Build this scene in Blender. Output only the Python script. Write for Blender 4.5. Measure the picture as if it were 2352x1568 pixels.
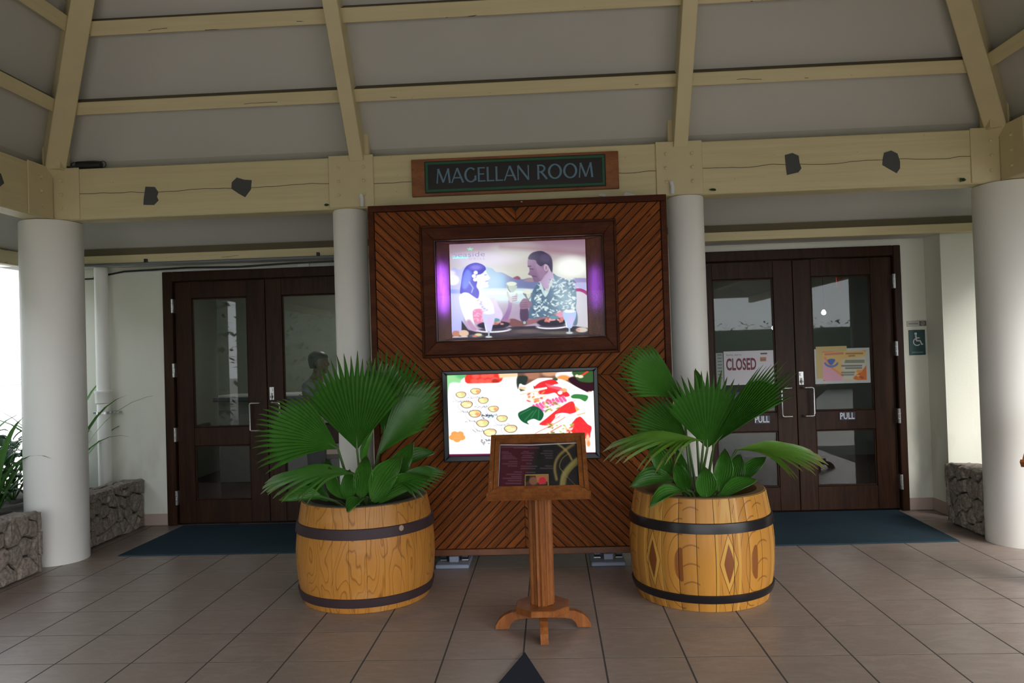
import bpy, math, random
import numpy as np
from mathutils import Vector, Matrix

random.seed(7)
SC = bpy.context.scene
for o in list(bpy.data.objects):
    bpy.data.objects.remove(o, do_unlink=True)
COL = SC.collection

# ------------------------------------------------------------ camera, sky, light, exposure
EYE = 1.516
cd = bpy.data.cameras.new('camera')
cd.sensor_fit = 'HORIZONTAL'
cd.sensor_width = 36.0
cd.lens = 26.805
cd.clip_end = 400
cam = bpy.data.objects.new('camera', cd)
COL.objects.link(cam)
cr, cdn, cf = (.998309, .030900, .049233), (-.031638, .999398, .014263), (-.048762, -.015797, .998685)
W = lambda v: Vector((v[0], v[2], -v[1]))          # x right, y down, z forward  ->  world
R3 = Matrix((W(cr), -W(cdn), -W(cf))).transposed()
cam.matrix_world = Matrix.Translation((0, 0, EYE)) @ R3.to_4x4()
SC.camera = cam

SC.view_settings.view_transform = 'Standard'
SC.view_settings.look = 'None'
SC.view_settings.exposure = 0.16
SC.view_settings.gamma = 1.0
SC.view_settings.use_curve_mapping = False
SC.cycles.use_denoising = True
SC.cycles.max_bounces = 7
SC.cycles.diffuse_bounces = 5
SC.cycles.glossy_bounces = 3
SC.cycles.transmission_bounces = 4
SC.cycles.transparent_max_bounces = 8
SC.cycles.caustics_reflective = False
SC.cycles.caustics_refractive = False
SC.cycles.sample_clamp_indirect = 4.0

SKY = 4.2
wd = bpy.data.worlds.new('overcast_sky')
SC.world = wd
wd.use_nodes = True
nt = wd.node_tree
bg = nt.nodes['Background']
tc = nt.nodes.new('ShaderNodeTexCoord')
sp = nt.nodes.new('ShaderNodeSeparateXYZ')
rp = nt.nodes.new('ShaderNodeValToRGB')
nt.links.new(tc.outputs['Generated'], sp.inputs[0])
nt.links.new(sp.outputs[2], rp.inputs[0])
rp.color_ramp.elements[0].position = 0.0
rp.color_ramp.elements[0].color = (.93, .96, 1.0, 1)
rp.color_ramp.elements[1].position = .75
rp.color_ramp.elements[1].color = (.36, .40, .48, 1)
nt.links.new(rp.outputs[0], bg.inputs[0])
bg.inputs[1].default_value = SKY

# hazy sun through the overcast, high on the right behind the camera: a very wide, soft sun
sl = bpy.data.lights.new('hazy_sun', 'SUN')
sl.energy = 8.0
sl.angle = math.radians(50)
sl.color = (1.0, .95, .88)
so = bpy.data.objects.new('hazy_sun', sl)
COL.objects.link(so)
so.rotation_euler = Vector((-.44, .67, -.60)).to_track_quat('-Z', 'Y').to_euler()

# ------------------------------------------------------------ node helper
class S:
    """a shader socket with arithmetic"""
    def __init__(s, g, sock): s.g, s.k = g, sock
    def _m(s, op, b=None, c=None, clamp=False):
        n = s.g.t.nodes.new('ShaderNodeMath'); n.operation = op; n.use_clamp = clamp
        for i, v in enumerate((s, b, c)):
            if v is None: continue
            if isinstance(v, S): s.g.t.links.new(v.k, n.inputs[i])
            else: n.inputs[i].default_value = v
        return S(s.g, n.outputs[0])
    def __add__(s, o): return s._m('ADD', o)
    def __sub__(s, o): return s._m('SUBTRACT', o)
    def __rsub__(s, o): return (s * -1.0) + o
    def __mul__(s, o): return s._m('MULTIPLY', o)
    def __truediv__(s, o): return s._m('DIVIDE', o)
    def abs(s): return s._m('ABSOLUTE')
    def pow(s, e): return s._m('POWER', e)
    def fract(s): return s._m('FRACT')
    def lt(s, v): return s._m('LESS_THAN', v)
    def gt(s, v): return s._m('GREATER_THAN', v)
    def mx(s, v): return s._m('MAXIMUM', v)
    def mn(s, v): return s._m('MINIMUM', v)
    def atan2(s, o): return s._m('ARCTAN2', o)
    def wrap(s, a, b): return s._m('WRAP', a, b)
    def step(s, a, b):            # smooth 0..1 between a and b
        n = s.g.t.nodes.new('ShaderNodeMapRange'); n.interpolation_type = 'SMOOTHSTEP'
        s.g.t.links.new(s.k, n.inputs[0]); n.inputs[1].default_value = a; n.inputs[2].default_value = b
        return S(s.g, n.outputs[0])

class G:
    def __init__(s, name):
        s.m = bpy.data.materials.new(name); s.m.use_nodes = True; s.t = s.m.node_tree
        s.b = s.t.nodes['Principled BSDF']; s.out = s.t.nodes['Material Output']
    def coord(s, kind='Object'):
        n = s.t.nodes.new('ShaderNodeTexCoord'); return S(s, n.outputs[kind])
    def pos(s):
        n = s.t.nodes.new('ShaderNodeNewGeometry'); return S(s, n.outputs['Position'])
    def rnd(s):
        n = s.t.nodes.new('ShaderNodeObjectInfo'); return S(s, n.outputs['Random'])
    def xyz(s, v):
        n = s.t.nodes.new('ShaderNodeSeparateXYZ'); s.t.links.new(v.k, n.inputs[0]); return [S(s, n.outputs[i]) for i in range(3)]
    def vec(s, *a):
        n = s.t.nodes.new('ShaderNodeCombineXYZ')
        for i, v in enumerate(a):
            if isinstance(v, S): s.t.links.new(v.k, n.inputs[i])
            else: n.inputs[i].default_value = v
        return S(s, n.outputs[0])
    def noise(s, v, scale=5, detail=2, rough=.5, dist=0):
        n = s.t.nodes.new('ShaderNodeTexNoise'); s.t.links.new(v.k, n.inputs['Vector'])
        n.inputs['Scale'].default_value = scale; n.inputs['Detail'].default_value = detail
        n.inputs['Roughness'].default_value = rough; n.inputs['Distortion'].default_value = dist
        return S(s, n.outputs[0])
    def voro(s, v, scale=5, feature='F1'):
        n = s.t.nodes.new('ShaderNodeTexVoronoi'); n.feature = feature; s.t.links.new(v.k, n.inputs['Vector'])
        n.inputs['Scale'].default_value = scale; return S(s, n.outputs['Distance'])
    def scale(s, v, a):
        n = s.t.nodes.new('ShaderNodeVectorMath'); n.operation = 'MULTIPLY'; s.t.links.new(v.k, n.inputs[0])
        n.inputs[1].default_value = a; return S(s, n.outputs[0])
    def mix(s, f, a, b):
        n = s.t.nodes.new('ShaderNodeMix'); n.data_type = 'RGBA'
        for i, v in ((0, f), (6, a), (7, b)):
            if isinstance(v, S): s.t.links.new(v.k, n.inputs[i])
            elif i == 0: n.inputs[0].default_value = v
            else: n.inputs[i].default_value = (*v, 1)
        return S(s, n.outputs[2])
    def set(s, key, v):
        if isinstance(v, S): s.t.links.new(v.k, s.b.inputs[key])
        else: s.b.inputs[key].default_value = (*v, 1) if isinstance(v, tuple) else v
        return s
    def bump(s, h, strength=.3, dist=.01):
        n = s.t.nodes.new('ShaderNodeBump'); s.t.links.new(h.k, n.inputs['Height'])
        n.inputs['Strength'].default_value = strength; n.inputs['Distance'].default_value = dist
        s.t.links.new(n.outputs[0], s.b.inputs['Normal']); return s

def plain(name, col, rough=.5, spec=.5, metal=0.0, var=.08, scale=6):
    g = G(name); n = g.noise(g.pos(), scale, 3)
    d = tuple(c * (1 - var) for c in col); u = tuple(min(1, c * (1 + var)) for c in col)
    g.set('Base Color', g.mix(n, d, u)).set('Roughness', rough).set('Specular IOR Level', spec).set('Metallic', metal)
    return g.m

M = {}
# cream paint on timber: hairline checks along the grain, small nail holes
def timber_paint(name, along, beam=False):
    g = G(name); p = g.pos(); x, y, z = g.xyz(p)
    a, b = (x, z) if along == 'x' else (y, z)
    stretch = g.vec(a * 1.2, b * 26.0, (y if along == 'x' else x) * 26.0)
    n = g.noise(stretch, 1.0, 3)
    wob = g.noise(g.vec(a * 1.1, b * .8, 1.0), 1.3, 3, .6)
    if beam:                       # one long check that wanders along the middle of the beam
        v = (z - 2.862 - (wob - .5) * .085).abs()
        gate = g.noise(g.vec(a * 2.6, 0.0, 5.0), 1.0, 2).gt(.37)
        crack = v.lt(.0022) * gate
    else:
        v = ((b * 9.0 + wob * 1.1).fract() - .5).abs()
        gate = g.noise(g.vec(a * 1.9, b * 3.0, 3.0), 1.6, 2).gt(.62)
        crack = v.lt(.014) * gate
    hole = g.voro(g.vec(a, b, 0.0), 13).lt(.045)
    base = g.mix(n, (.55, .48, .275), (.72, .64, .38))
    base = g.mix(crack, base, (.045, .04, .03))
    base = g.mix(hole * .5, base, (.14, .12, .075))
    g.set('Base Color', base).set('Roughness', .55).bump(n, .5, .006)
    return g.m
M['cream_x'] = timber_paint('cream_timber_paint', 'x')
M['cream_beam'] = timber_paint('cream_beam_paint', 'x', True)
M['purlin_shade'] = plain('painted_shade_edge', (.125, .105, .062), .9)  # shade on the purlins' upper sides, put into the colour
M['cream_y'] = timber_paint('cream_timber_paint_side', 'y')
M['cream'] = plain('cream_paint', (.64, .56, .335), .5)
M['ceiling'] = plain('ceiling_board_paint', (.50, .495, .455), .7, var=.05, scale=1.5)
M['column'] = plain('column_paint', (.86, .85, .81), .5, var=.03, scale=3)
def wall_paint():
    g = G('wall_paint'); p = g.pos(); n = g.noise(p, 2.2, 3); f = g.noise(p, 60, 3); x, y, z = g.xyz(p)
    c = g.mix(n, (.72, .72, .63), (.79, .79, .70))
    dirt = (g.noise(g.scale(p, (3, 3, 1.2)), 1.6, 4) - .46).mx(0.0) * 2.0
    c = g.mix(dirt * z.step(1.3, 0.2), c, (.36, .34, .27))
    g.set('Base Color', c).set('Roughness', .7).bump(f, .15, .004); return g.m
M['wall'] = wall_paint()
M['soffit'] = plain('soffit_paint', (.60, .60, .58), .7)
def tile_mat():
    g = G('floor_tile'); p = g.pos(); r = g.rnd()
    q = g.vec(*[c + r * 37.0 for c in g.xyz(g.scale(p, (2.2, 6.0, 1)))])
    v = g.noise(q, 2.0, 6, .62, 1.4)
    w = g.noise(q, 4.5, 5, .6, 2.2)
    c = g.mix(v.step(.42, .66), (.228, .182, .156), (.284, .232, .204))
    c = g.mix((w - .5).abs().step(.035, .0) * .55, c, (.32, .195, .155))
    c = g.mix((g.noise(q, 6.0, 4, .6, 1.5) - .5).abs().step(.02, .0) * .4, c, (.37, .345, .32))
    c = g.mix(r * .3, c, (.225, .195, .172))
    g.set('Base Color', c).set('Roughness', .34).set('Specular IOR Level', .5).bump(v, .05, .003); return g.m
M['tile'] = tile_mat()
M['grout'] = plain('grout', (.045, .042, .038), .9)
M['skirting'] = plain('skirting_tile', (.44, .34, .29), .45)
def wood(name, dark, light, axis=(1.5, 1.5, 16), rough=.4, rnd=.5, spec=.5):
    g = G(name); p = g.coord('Object'); r = g.rnd()
    q = g.vec(*[c + r * 23.0 for c in g.xyz(g.scale(p, axis))])
    n = g.noise(q, 1.6, 4, .6, .6); k = g.noise(q, 7, 2)
    c = g.mix(n.step(.3, .72), dark, light)
    c = g.mix((k - .5).abs().step(.05, .0) * .35, c, tuple(v * .5 for v in dark))
    c = g.mix(r * rnd, c, tuple(v * .62 for v in dark))
    g.set('Base Color', c).set('Roughness', rough).set('Specular IOR Level', spec).bump(n, .12, .002); return g.m
M['plank_a'] = wood('cedar_plank_rising', (.150, .050, .018), (.250, .090, .032), (4, 4, 4), .38, .45)
def plank_mat(name, sgn):
    g = G(name); p = g.pos(); r = g.rnd(); x, y, z = g.xyz(p)
    u = (x + z * sgn) * .707; v = (z - x * sgn) * .707
    q = g.vec(u * 1.6 + r * 31.0, v * 24.0 + r * 17.0, 0.0)
    n = g.noise(q, 1.6, 4, .6, .5); k = g.noise(q, 5, 3, .6)
    c = g.mix(n.step(.3, .72), (.175, .045, .010), (.345, .102, .022))
    c = g.mix((k - .5).abs().step(.05, .0) * .4, c, (.06, .018, .007))
    kn = g.voro(g.vec(u * 2.2, v * 9.0, 0.0), 1.6)
    c = g.mix(kn.lt(.075) * .8, c, (.035, .012, .006))
    c = g.mix(r * .55, c, (.115, .038, .010))
    g.set('Base Color', c).set('Roughness', .55).set('Specular IOR Level', .08).bump(n, .15, .002); return g.m
M['plank_up'] = plank_mat('cedar_plank_rising_right', 1)
M['plank_dn'] = plank_mat('cedar_plank_falling_right', -1)
M['redwood'] = wood('red_brown_frame_wood', (.058, .016, .007), (.105, .032, .013), (1.5, 8, 8), .55, .15, .10)
M['back'] = plain('board_backing', (.018, .009, .006), .8)
M['standwood'] = wood('varnished_stand_wood', (.19, .060, .016), (.32, .112, .030), (10, 10, 1.6), .38, .1, .25)
M['mount'] = wood('mount_wood', (.15, .060, .034), (.23, .095, .055), (8, 8, 1.5), .6, .1, .1)
M['signwood'] = wood('sign_board_wood', (.22, .072, .022), (.36, .13, .042), (3, 8, 8), .4, .1)
M['doorwood'] = wood('dark_door_wood', (.022, .0085, .004), (.050, .020, .009), (16, 16, 1.3), .42, .3, .18)
M['black'] = plain('black_plastic', (.012, .013, .015), .4)
M['tvblack'] = plain('screen_bezel', (.016, .024, .030), .35)
M['chrome'] = plain('brushed_steel', (.50, .50, .50), .35, metal=1.0)
M['hoop'] = plain('painted_hoop', (.046, .029, .033), .5, .2)
M['hoopb'] = plain('black_gloss_hoop', (.014, .012, .014), .28, .3)
M['grey_patch'] = plain('dark_grey_patch', (.075, .078, .080), .85)
M['white'] = plain('white_plastic', (.72, .73, .74), .5)
M['bluewhite'] = plain('pale_blue_metal', (.24, .28, .37), .5)
M['paper'] = plain('white_paper', (.74, .74, .76), .7)
M['soil'] = plain('dark_soil', (.030, .022, .016), .95, scale=40, var=.5)
M['mat'] = None
def mat_fibre(name, a, b):
    g = G(name); p = g.pos(); n = g.noise(p, 260, 2); w = g.noise(p, 3, 2)
    g.set('Base Color', g.mix(n * .6 + w * .4, a, b)).set('Roughness', .95).set('Specular IOR Level', .15).bump(n, .5, .004); return g.m
M['mat'] = mat_fibre('teal_door_mat_fibre', (.012, .028, .040), (.030, .056, .076))
M['navy'] = mat_fibre('navy_carpet_fibre', (.016, .020, .032), (.034, .040, .058))
def stone_mat():
    g = G('coral_stone'); p = g.pos(); r = g.rnd()
    n = g.noise(p, 34, 5, .7); w = g.noise(p, 9, 3)
    c = g.mix(n.step(.32, .66), (.16, .135, .115), (.46, .41, .36))
    c = g.mix(w * .45, c, (.30, .21, .165))
    c = g.mix(r * .35, c, (.20, .185, .17))
    g.set('Base Color', c).set('Roughness', .9).set('Specular IOR Level', .2).bump(n, .8, .012); return g.m
M['stone'] = stone_mat()
M['mortar'] = plain('dark_mortar', (.045, .040, .035), .95)
def leaf_mat(name, a, b, tip):
    g = G(name); p = g.pos(); r = g.rnd()
    at = g.t.nodes.new('ShaderNodeAttribute'); at.attribute_name = 'along'; t = S(g, at.outputs['Fac'])
    n = g.noise(p, 22, 2)
    c = g.mix(n * .6 + r * .4, a, b)
    c = g.mix(t.step(.80, 1.0) * .8, c, tip)
    g.set('Base Color', c).set('Roughness', .38).set('Specular IOR Level', .45)
    tr = g.t.nodes.new('ShaderNodeBsdfTranslucent'); g.t.links.new(c.k, tr.inputs[0])
    mx = g.t.nodes.new('ShaderNodeMixShader'); mx.inputs[0].default_value = .22
    g.t.links.new(g.b.outputs[0], mx.inputs[1]); g.t.links.new(tr.outputs[0], mx.inputs[2])
    g.t.links.new(mx.outputs[0], g.out.inputs[0]); return g.m
M['leaf'] = leaf_mat('palm_leaf', (.032, .140, .014), (.075, .245, .028), (.10, .16, .035))
M['leafy'] = leaf_mat('yellowing_palm_leaf', (.075, .21, .016), (.16, .33, .028), (.24, .20, .07))
M['stalk'] = plain('palm_stalk', (.075, .15, .035), .45)
M['strap'] = leaf_mat('strap_leaf', (.045, .15, .025), (.10, .25, .05), (.16, .26, .07))
M['shrub'] = leaf_mat('shrub_leaf', (.012, .045, .012), (.03, .09, .02), (.03, .09, .02))
def glass_mat(name, tint=(.80, .84, .83), ior=1.42):
    g = G(name); t = g.t; t.nodes.remove(g.b)
    fr = t.nodes.new('ShaderNodeFresnel'); fr.inputs[0].default_value = ior
    a = t.nodes.new('ShaderNodeBsdfTransparent'); a.inputs[0].default_value = (*tint, 1)
    b = t.nodes.new('ShaderNodeBsdfGlossy'); b.inputs['Roughness'].default_value = .015
    m = t.nodes.new('ShaderNodeMixShader')
    t.links.new(fr.outputs[0], m.inputs[0]); t.links.new(a.outputs[0], m.inputs[1]); t.links.new(b.outputs[0], m.inputs[2])
    t.links.new(m.outputs[0], g.out.inputs[0]); return g.m
M['glass'] = glass_mat('door_glass')
M['clear'] = glass_mat('thin_clear_cover', (.97, .97, .97), 1.13)
def emit_attr(name, strength):
    g = G(name); at = g.t.nodes.new('ShaderNodeAttribute'); at.attribute_name = 'print'
    g.set('Base Color', (.01, .01, .01)).set('Roughness', .6).set('Specular IOR Level', .1)
    g.t.links.new(at.outputs['Color'], g.b.inputs['Emission Color']); g.set('Emission Strength', strength); return g.m
def print_attr(name, rough=.45):
    g = G(name); at = g.t.nodes.new('ShaderNodeAttribute'); at.attribute_name = 'print'
    g.t.links.new(at.outputs['Color'], g.b.inputs['Base Color']); g.set('Roughness', rough); return g.m
def glow(name, col, st):
    g = G(name); g.set('Base Color', (.1, .1, .1)).set('Emission Color', col).set('Emission Strength', st); return g.m

# ------------------------------------------------------------ object helpers
class MB:
    """collects shapes for ONE mesh"""
    def __init__(s): s.v, s.f = [], []
    def add(s, vs, fs):
        n = len(s.v); s.v += [tuple(v) for v in vs]; s.f += [tuple(i + n for i in f) for f in fs]; return s
    def box(s, x0, x1, y0, y1, z0, z1, bev=0.0):
        if bev <= 0:
            vs = [(x, y, z) for z in (z0, z1) for y in (y0, y1) for x in (x0, x1)]
            return s.add(vs, [(0, 2, 3, 1), (4, 5, 7, 6), (0, 1, 5, 4), (2, 6, 7, 3), (0, 4, 6, 2), (1, 3, 7, 5)])
        b = bev; P = {}; vs = []; fs = []
        X, Y, Z = (x0, x1), (y0, y1), (z0, z1)
        for i in (0, 1):
            for j in (0, 1):
                for k in (0, 1):
                    sx, sy, sz = (1 - 2 * i) * b, (1 - 2 * j) * b, (1 - 2 * k) * b
                    for a, v in enumerate(((X[i], Y[j] + sy, Z[k] + sz), (X[i] + sx, Y[j], Z[k] + sz), (X[i] + sx, Y[j] + sy, Z[k]))):
                        P[i, j, k, a] = len(vs); vs.append(v)
        for i in (0, 1):
            q = [P[i, 0, 0, 0], P[i, 1, 0, 0], P[i, 1, 1, 0], P[i, 0, 1, 0]]; fs.append(q if i else q[::-1])
            q = [P[0, i, 0, 1], P[1, i, 0, 1], P[1, i, 1, 1], P[0, i, 1, 1]]; fs.append(q[::-1] if i else q)
            q = [P[0, 0, i, 2], P[1, 0, i, 2], P[1, 1, i, 2], P[0, 1, i, 2]]; fs.append(q if i else q[::-1])
        for i in (0, 1):
            for j in (0, 1):
                fs.append([P[i, j, 0, 0], P[i, j, 1, 0], P[i, j, 1, 1], P[i, j, 0, 1]])
                fs.append([P[i, 0, j, 0], P[i, 1, j, 0], P[i, 1, j, 2], P[i, 0, j, 2]])
                fs.append([P[0, i, j, 1], P[1, i, j, 1], P[1, i, j, 2], P[0, i, j, 2]])
                for k in (0, 1): fs.append([P[i, j, k, 0], P[i, j, k, 1], P[i, j, k, 2]])
        return s.add(vs, fs)
    def prism(s, poly, mp, d):
        """extrude 2-D polygon: mp(u,v,w) -> world, w from 0 to d"""
        n = len(poly); vs = [mp(u, v, 0) for u, v in poly] + [mp(u, v, d) for u, v in poly]
        fs = [tuple(range(n))[::-1], tuple(range(n, 2 * n))] + [(i, (i + 1) % n, n + (i + 1) % n, n + i) for i in range(n)]
        return s.add(vs, fs)
    def rings(s, rings, cap0=True, cap1=True, closed=False):
        n = len(rings[0]); vs = [p for r in rings for p in r]; fs = []
        m = len(rings)
        for a in range(m if closed else m - 1):
            b = (a + 1) % m
            for i in range(n): fs.append((a * n + i, a * n + (i + 1) % n, b * n + (i + 1) % n, b * n + i))
        if cap0 and not closed: fs.append(tuple(range(n))[::-1])
        if cap1 and not closed: fs.append(tuple(range((m - 1) * n, m * n)))
        return s.add(vs, fs)
    def tube(s, pts, r, n=8, taper=None):
        pts = [Vector(p) for p in pts]; rings = []; up = Vector((.13, .21, 1)).normalized()
        for i, p in enumerate(pts):
            t = (pts[min(i + 1, len(pts) - 1)] - pts[max(i - 1, 0)]).normalized()
            a = t.cross(up)
            if a.length < 1e-3: a = t.cross(Vector((1, 0, 0)))
            a.normalize(); b = t.cross(a); rr = r if taper is None else r * taper[i]
            rings.append([p + (a * math.cos(k * 6.28319 / n) + b * math.sin(k * 6.28319 / n)) * rr for k in range(n)])
        return s.rings(rings)
    def lathe(s, prof, cx=0, cy=0, n=32, closed=False, cap0=True, cap1=True):
        return s.rings([[(cx + r * math.cos(k * 6.2831853 / n), cy + r * math.sin(k * 6.2831853 / n), z) for k in range(n)] for r, z in prof], cap0, cap1, closed)
    def build(s, name, mat, parent=None, smooth=False, off=None):
        me = bpy.data.meshes.new(name)
        if parent is not None and off is None: off = parent_base(parent)
        o3 = off or (0, 0, 0)
        me.from_pydata([(v[0] - o3[0], v[1] - o3[1], v[2] - o3[2]) for v in s.v], [], s.f)
        me.materials.append(mat)
        fix_normals(me)
        if smooth: smooth_by_angle(me)
        o = bpy.data.objects.new(name, me); COL.objects.link(o)
        if parent is not None: o.parent = parent; o['_b'] = tuple(o3)
        elif off: o.location = off; o['_b'] = tuple(off)
        else: o['_b'] = (0, 0, 0)
        return o

def parent_base(p): return tuple(p['_b'])
import bmesh
def fix_normals(me):
    bm = bmesh.new(); bm.from_mesh(me); bmesh.ops.recalc_face_normals(bm, faces=bm.faces); bm.to_mesh(me); bm.free()
def smooth_by_angle(me, ang=.7):
    bm = bmesh.new(); bm.from_mesh(me)
    for f in bm.faces: f.smooth = True
    for e in bm.edges:
        if len(e.link_faces) == 2 and e.calc_face_angle(0) > ang: e.smooth = False
    bm.to_mesh(me); bm.free()

def tag(o, label=None, cat=None, group=None, kind=None):
    if label: o['label'] = label
    if cat: o['category'] = cat
    if group: o['group'] = group
    if kind: o['kind'] = kind
    return o
def thing(name, loc, label, cat, group=None):
    o = bpy.data.objects.new(name, None); COL.objects.link(o); o.location = loc; o.empty_display_size = .1
    o['_b'] = tuple(loc); return tag(o, label, cat, group)
def frame_empty(name, loc, kind='structure'):
    o = bpy.data.objects.new(name, None); COL.objects.link(o); o.location = loc; o['_b'] = tuple(loc); o['kind'] = kind; return o

def text_mesh(name, body, mat, parent, x0, x1, z0, z1, place, depth=.002, bold=0.0):
    """lettering fitted to the rectangle x0..x1, z0..z1; place(u, v, w) -> world"""
    cu = bpy.data.curves.new(name, 'FONT'); cu.body = body; cu.size = 1; cu.extrude = .0; cu.resolution_u = 3; cu.offset = bold
    t = bpy.data.objects.new(name, cu); COL.objects.link(t)
    bpy.context.view_layer.update()
    me = bpy.data.meshes.new_from_object(t.evaluated_get(bpy.context.evaluated_depsgraph_get()))
    bpy.data.objects.remove(t, do_unlink=True); bpy.data.curves.remove(cu)
    xs = [v.co.x for v in me.vertices]; ys = [v.co.y for v in me.vertices]
    a, b, c, d = min(xs), max(xs), min(ys), max(ys)
    off = parent_base(parent)
    for v in me.vertices:
        p = place(x0 + (v.co.x - a) / (b - a) * (x1 - x0), z0 + (v.co.y - c) / (d - c) * (z1 - z0), depth)
        v.co = Vector(p) - Vector(off)
    me.materials.clear(); me.materials.append(mat)
    o = bpy.data.objects.new(name, me); COL.objects.link(o); o.parent = parent; o['_b'] = off
    return o
# ------------------------------------------------------------ the setting
XL, XR, YB, YF = -3.93, 3.45, 5.87, -1.3            # corner columns / beam centre lines
ZB0, ZB1 = 2.665, 3.065                            # tie beam bottom and top
TH, EV = 1.5, .75                                  # slopes of the main roof and of the eaves
ZC = 3.14                                          # ceiling height over the beam line
W_Y = 7.05                                         # face of the rear wall
EAVE = .80

floor = tag(MB().box(-6.2, 5.8, -3.5, W_Y, -.12, -.0007).build('floor', M['grout']), kind='structure')
T = .4
def tile_xs(): return [-3.37965 + T * i for i in range(-2, 18)]
def tile_ys(): return [5.80716 + T * j for j in range(-8, 4)]
tm = {}
for ix, x in enumerate(tile_xs()):
    for iy, y in enumerate(tile_ys()):
        x0, x1, y0, y1 = x + .0045, x + T - .0045, y + .0036, min(y + T - .0036, W_Y)
        if x1 < -4.1 or x0 > 3.7: continue
        k = round(y1 - y0, 3)
        if k not in tm:
            me = MB().box(-.1955, .1955, -k / 2, k / 2, -.012, .0)
            o = me.build('tile', M['tile'], floor); tm[k] = o.data
        else:
            o = bpy.data.objects.new('tile', tm[k]); COL.objects.link(o); o.parent = floor
        o.location = ((x0 + x1) / 2, (y0 + y1) / 2, random.uniform(-.0001, .0001))
# floor nearer than the built rows and out to the sides: the same tiling carried on by the material
g = G('floor_tile_far'); p = g.pos(); x, y, z = g.xyz(p)
fx = ((x + 3.37965) / T).fract(); fy = ((y - 5.80716) / T).fract()
joint = (fx - .5).abs().gt(.488).mx((fy - .5).abs().gt(.493))
v = g.noise(g.scale(p, (2.2, 6, 1)), 2, 6, .62, 1.4)
g.set('Base Color', g.mix(joint, g.mix(v.step(.42, .66), (.228, .182, .156), (.284, .232, .204)), (.045, .042, .038))).set('Roughness', .36)
tag(MB().box(-6.2, 5.8, -3.5, 5.80716 - 8 * T, -.02, -.0003).build('floor_front', g.m), kind='structure')
g = G('outdoor_ground'); p = g.pos(); n = g.noise(p, 1.5, 4)
g.set('Base Color', g.mix(n, (.38, .37, .34), (.47, .46, .42))).set('Roughness', .9)
tag(MB().box(-60, 60, -60, 60, -.35, -.10).build('ground', g.m), kind='structure')

# roof: pyramid ceiling, eaves kicked out at a shallower slope, a thick shell
def roof():
    m = MB(); h = min(XR - XL, YB - YF) / 2 - .02
    ze = ZC - EAVE * EV
    def ring(d, z): return [(XL - d, YF - d, z), (XR + d, YF - d, z), (XR + d, YB + d, z), (XL - d, YB + d, z)]
    rs = [ring(EAVE, ze), ring(0, ZC), ring(-h, ZC + h * TH), ring(-h, ZC + h * TH + .2), ring(0, ZC + .16), ring(EAVE, ze + .13)]
    m.rings(rs, False, False, True)
    m.add(rs[2], [(0, 1, 2, 3)]).add(rs[3], [(0, 1, 2, 3)])
    return tag(m.build('ceiling', M['ceiling']), kind='structure')
roof()

# rear wall with two door openings; the header above carries the soffit
DL = (-3.632, -1.70); DR = (1.29, 3.182); DT = 2.385
w = MB()
for a, b in ((-4.78, DL[0]), (DL[1], DR[0]), (DR[1], 5.2)): w.box(a, b, W_Y, W_Y + .18, -.1, 3.3)
for a, b in (DL, DR): w.box(a, b, W_Y, W_Y + .18, DT, 3.3)
tag(w.build('wall_back', M['wall']), kind='structure')
tag(MB().box(-5.0, 5.2, 6.68, W_Y, 2.445, 2.53).build('trim_soffit', M['soffit']), kind='structure')
tag(MB().box(3.402, 5.2, 6.76, W_Y - .001, -.05, 2.446).build('wall_right', M['wall']), kind='structure')
for n, (a, b, c, d) in {'baseboard_left': (-4.0, DL[0] - .004, W_Y - .012, W_Y - .001), 'baseboard_back': (DR[1] + .004, 3.40, W_Y - .012, W_Y - .001),
                        'baseboard_right': (3.39, 3.401, 6.752, W_Y - .013), 'baseboard_pilaster': (3.391, 4.0, 6.748, 6.7585)}.items():
    tag(MB().box(a, b, c, d, 0.001, .108, .002).build(n, M['skirting']), kind='structure')

# dining rooms behind the doors
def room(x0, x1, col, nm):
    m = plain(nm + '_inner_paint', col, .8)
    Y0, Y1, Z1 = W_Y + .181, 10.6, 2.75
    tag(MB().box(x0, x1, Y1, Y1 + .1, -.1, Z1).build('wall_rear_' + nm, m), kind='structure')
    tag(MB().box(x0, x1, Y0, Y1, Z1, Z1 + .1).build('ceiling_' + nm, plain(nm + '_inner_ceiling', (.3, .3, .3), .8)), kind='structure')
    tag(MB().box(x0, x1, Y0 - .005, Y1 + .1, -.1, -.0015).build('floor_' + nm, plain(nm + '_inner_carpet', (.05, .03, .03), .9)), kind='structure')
    for k, (a, b) in enumerate(((x0 - .1, x0), (x1, x1 + .1))):
        tag(MB().box(a, b, Y0 - .002, Y1 + .1, -.1, Z1).build('wall_%s_%s' % ('west' if k == 0 else 'east', nm), m), kind='structure')
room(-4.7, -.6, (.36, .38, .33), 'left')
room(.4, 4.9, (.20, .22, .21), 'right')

# ------------------------------------------------------------ columns
for x, r, lb in ((XL, .225, 'thick round white column at the left corner beside the stone planter'),
                 (-1.522, .131, 'slim round white column left of the wooden display board'),
                 (1.070, .136, 'slim round white column right of the wooden display board'),
                 (3.456, .228, 'thick round white column at the right corner, cut by the frame edge')):
    o = MB().lathe([(r - .004, -.005), (r, .004), (r, ZB0 - .012), (r - .006, ZB0 - .003)], x, YB, 48).build('column', M['column'], None, True, (x, YB, 0))
    tag(o, lb, 'column', 'round white columns under the roof beam')

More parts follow.
